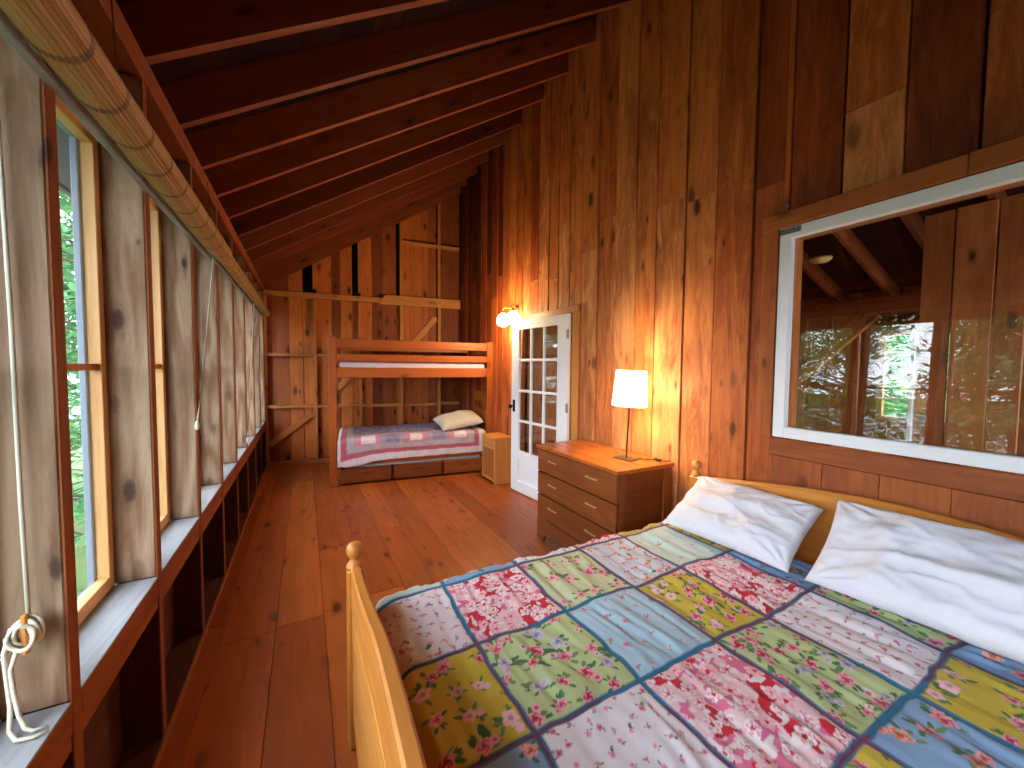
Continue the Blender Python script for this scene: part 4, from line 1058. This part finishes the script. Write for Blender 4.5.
# ------------------------------------------------------------------ outdoors: lake shore with trees
def ground_mesh():
    m = MB(); v, f = [], []; n = 40
    for i in range(n + 1):
        for j in range(n + 1):
            x = -.8 - 30 * (i / n) ** 1.6; y = -20 + 60 * j / n
            v.append((x, y, -1.2 - .16 * (-.8 - x) + .25 * mn.noise(Vector((x * .4, y * .4, 0)))))
    for i in range(n):
        for j in range(n): f.append([i * (n + 1) + j, (i + 1) * (n + 1) + j, (i + 1) * (n + 1) + j + 1, i * (n + 1) + j + 1])
    m.add(v, f, None, 'x', .5, True); return m
gm = NT('forest floor'); tc = gm.n('ShaderNodeTexCoord').outputs['Object']
gm.bsdf(gm.ramp(gm.noise(tc, 1.6, 6), [(.35, srgb(52, 72, 40)), (.55, srgb(84, 112, 60)), (.7, srgb(110, 96, 66))]), .95)
tag(ground_mesh().build('ground', gm.m), 'green forest slope falling away outside the left windows', 'ground', kind='structure')
m = MB(); m.box(5.6, 40, -20, 30, -.6, -.5, 'x', 0); m.prism([(9, -.5), (40, -.5), (40, 9), (24, 6)], -20, 30, 'xz', 'x'); tag(m.build('ground', gm.m), 'green clearing outside the next room windows', 'ground', kind='structure')
lm = NT('lake water'); lm.bsdf(srgb(70, 90, 100), .3, lm.noise(lm.n('ShaderNodeTexCoord').outputs['Object'], .8, 3), .2, .05, .3)
m = MB(); m.box(-400, -14, -300, 400, -4.2, -4.0, 'x', 0); tag(m.build('lake', lm.m), 'pale bright lake surface beyond the shore trees', 'lake', kind='structure')
m = MB(); v, f = [], []
for i in range(61):
    y = -300 + 12 * i
    for k, (dx, hh) in enumerate(((0, -4), (-20, 1 + 2 * mn.noise(Vector((y * .02, 0, 0)))), (-60, 3 + 4 * mn.noise(Vector((y * .012, 5, 0)))), (-90, -4))): v.append((-260 + dx, y, hh))
for i in range(60):
    for k in range(3): f.append([i * 4 + k, i * 4 + k + 1, (i + 1) * 4 + k + 1, (i + 1) * 4 + k])
m.add(v, f, None, 'x', .5, True); tag(m.build('far_shore', gm.m), 'low wooded hills on the far shore of the lake', 'hills', kind='structure')

def make_tree(h, spread, n, mat, name, seed, low=.12, leafy=False):
    random.seed(seed)
    t = empty(name)
    m = MB(); m.tube([(0, 0, 0), (.05, .02, h * .3), (0, .05, h * .65), (.02, 0, h)], [.16, .13, .08, .02], 9); m.build('trunk', W['bark'], t)
    m = MB(); br = MB(); pts = []
    nb = n // 46
    for b in range(nb):
        z = h * random.uniform(low, .98); ln = spread * (1 - (z / h) * .82) * random.uniform(.6, 1.1); a = random.uniform(0, 6.28)
        dr = -.28 if not leafy else .25
        e = Vector((ln * math.cos(a), ln * math.sin(a), z + dr * ln)); s = Vector((0, 0, z))
        br.tube([s, s.lerp(e, .5) + Vector((0, 0, .06)), e], [.03, .018, .006], 5)
        for k in range(46):
            q = s.lerp(e, random.uniform(.2, 1.05)); w = .25 if not leafy else .35
            pts.append(tuple(q + Vector((random.gauss(0, w * .6), random.gauss(0, w * .6), random.gauss(-.05, .10 if not leafy else .25)))))
    leaf_quads(m, pts, .14 if not leafy else .11, .35)
    m.build('foliage', mat, t); br.build('branches', W['bark'], t)
    return t
hem = make_tree(11, 2.6, 7600, W['needles'], 'hemlock_tree', 3)
map_ = make_tree(8, 2.6, 6000, W['leaves'], 'maple_tree', 5, .3, True)
GR = 'shore trees outside the left windows'
spots = [  # x, y, turn, scale, source, label
    (-4.6, 9.2, .3, .85, hem, 'green hemlock outside the windows towards the far corner'),
    (-3.2, 6.6, 1.4, .8, hem, 'bushy green hemlock filling the view of the nearest visible window'),
    (-5.0, 14.5, 2.2, 1.0, hem, 'taller hemlock further along the shore behind the others'),
    (-2.7, 12., 3.9, .6, hem, 'slim hemlock close to the cabin wall beyond its far corner'),
    (-6.6, 4.2, 4.4, .9, map_, 'leafy maple mirrored in the interior window glass'),
    (-7.2, 1.8, 2.7, .9, hem, 'loose hemlock near the lake mirrored at the right of the interior window'),
    (-10.5, 7.2, .9, .9, map_, 'second maple nearer the water'),
    (-10., 2.8, 5.2, .9, map_, 'thin maple at the edge of the lake'),
    (-9.5, 11., 1.9, 1.0, hem, 'wide hemlock between the maples and the far corner'),
]
for i, (x, y, a, s, src, lab) in enumerate(spots):
    first = src['label'] if 'label' in src else None
    o = src if first is None else copy_tree(src)
    o.location = (x, y, -1.35 - .16 * (-.8 - x)); o.rotation_euler = (0, 0, a); o.scale = (s, s, s); tag(o, lab, 'tree', GR)
for x, y, a, lab in ((7.6, 2.6, .4, 'leafy green tree outside the paned window of the next room'),):
    o = copy_tree(hem if x < 8 else map_); o.location = (x, y, -1.9); o.rotation_euler = (0, 0, a); o.scale = (.8, .8, .75); tag(o, lab, 'tree', 'trees outside the next room')

# ------------------------------------------------------------------ sky, camera, view
wd = bpy.data.worlds.new('overcast sky'); scn.world = wd; wd.use_nodes = True; nt = wd.node_tree; nt.nodes.clear()
bg = nt.nodes.new('ShaderNodeBackground'); ow = nt.nodes.new('ShaderNodeOutputWorld')
bg.inputs[0].default_value = (.80, .90, 1.0, 1); bg.inputs[1].default_value = SKY; nt.links.new(bg.outputs[0], ow.inputs[0])

cam = bpy.data.cameras.new('camera'); co = bpy.data.objects.new('camera', cam); COL.objects.link(co)
cam.sensor_width = 36; cam.lens = 385 / 1024 * 36; cam.clip_start = .02; cam.clip_end = 2000
R3 = Matrix(((0.88046762, 0.01379879, -0.47390544), (-0.47402419, 0.04422285, -0.8794006), (0.00882278, 0.99892639, 0.04547775)))
co.matrix_world = Matrix.Translation((0, 0, 1.46)) @ R3.to_4x4()
scn.camera = co
scn.view_settings.view_transform = 'Standard'; scn.view_settings.look = 'None'; scn.view_settings.gamma = 1; scn.view_settings.use_curve_mapping = False
scn.view_settings.exposure = EXPOSURE
scn.cycles.use_denoising = True
scn.cycles.max_bounces = 10; scn.cycles.diffuse_bounces = 6; scn.cycles.glossy_bounces = 4; scn.cycles.transparent_max_bounces = 16; scn.cycles.sample_clamp_indirect = 12
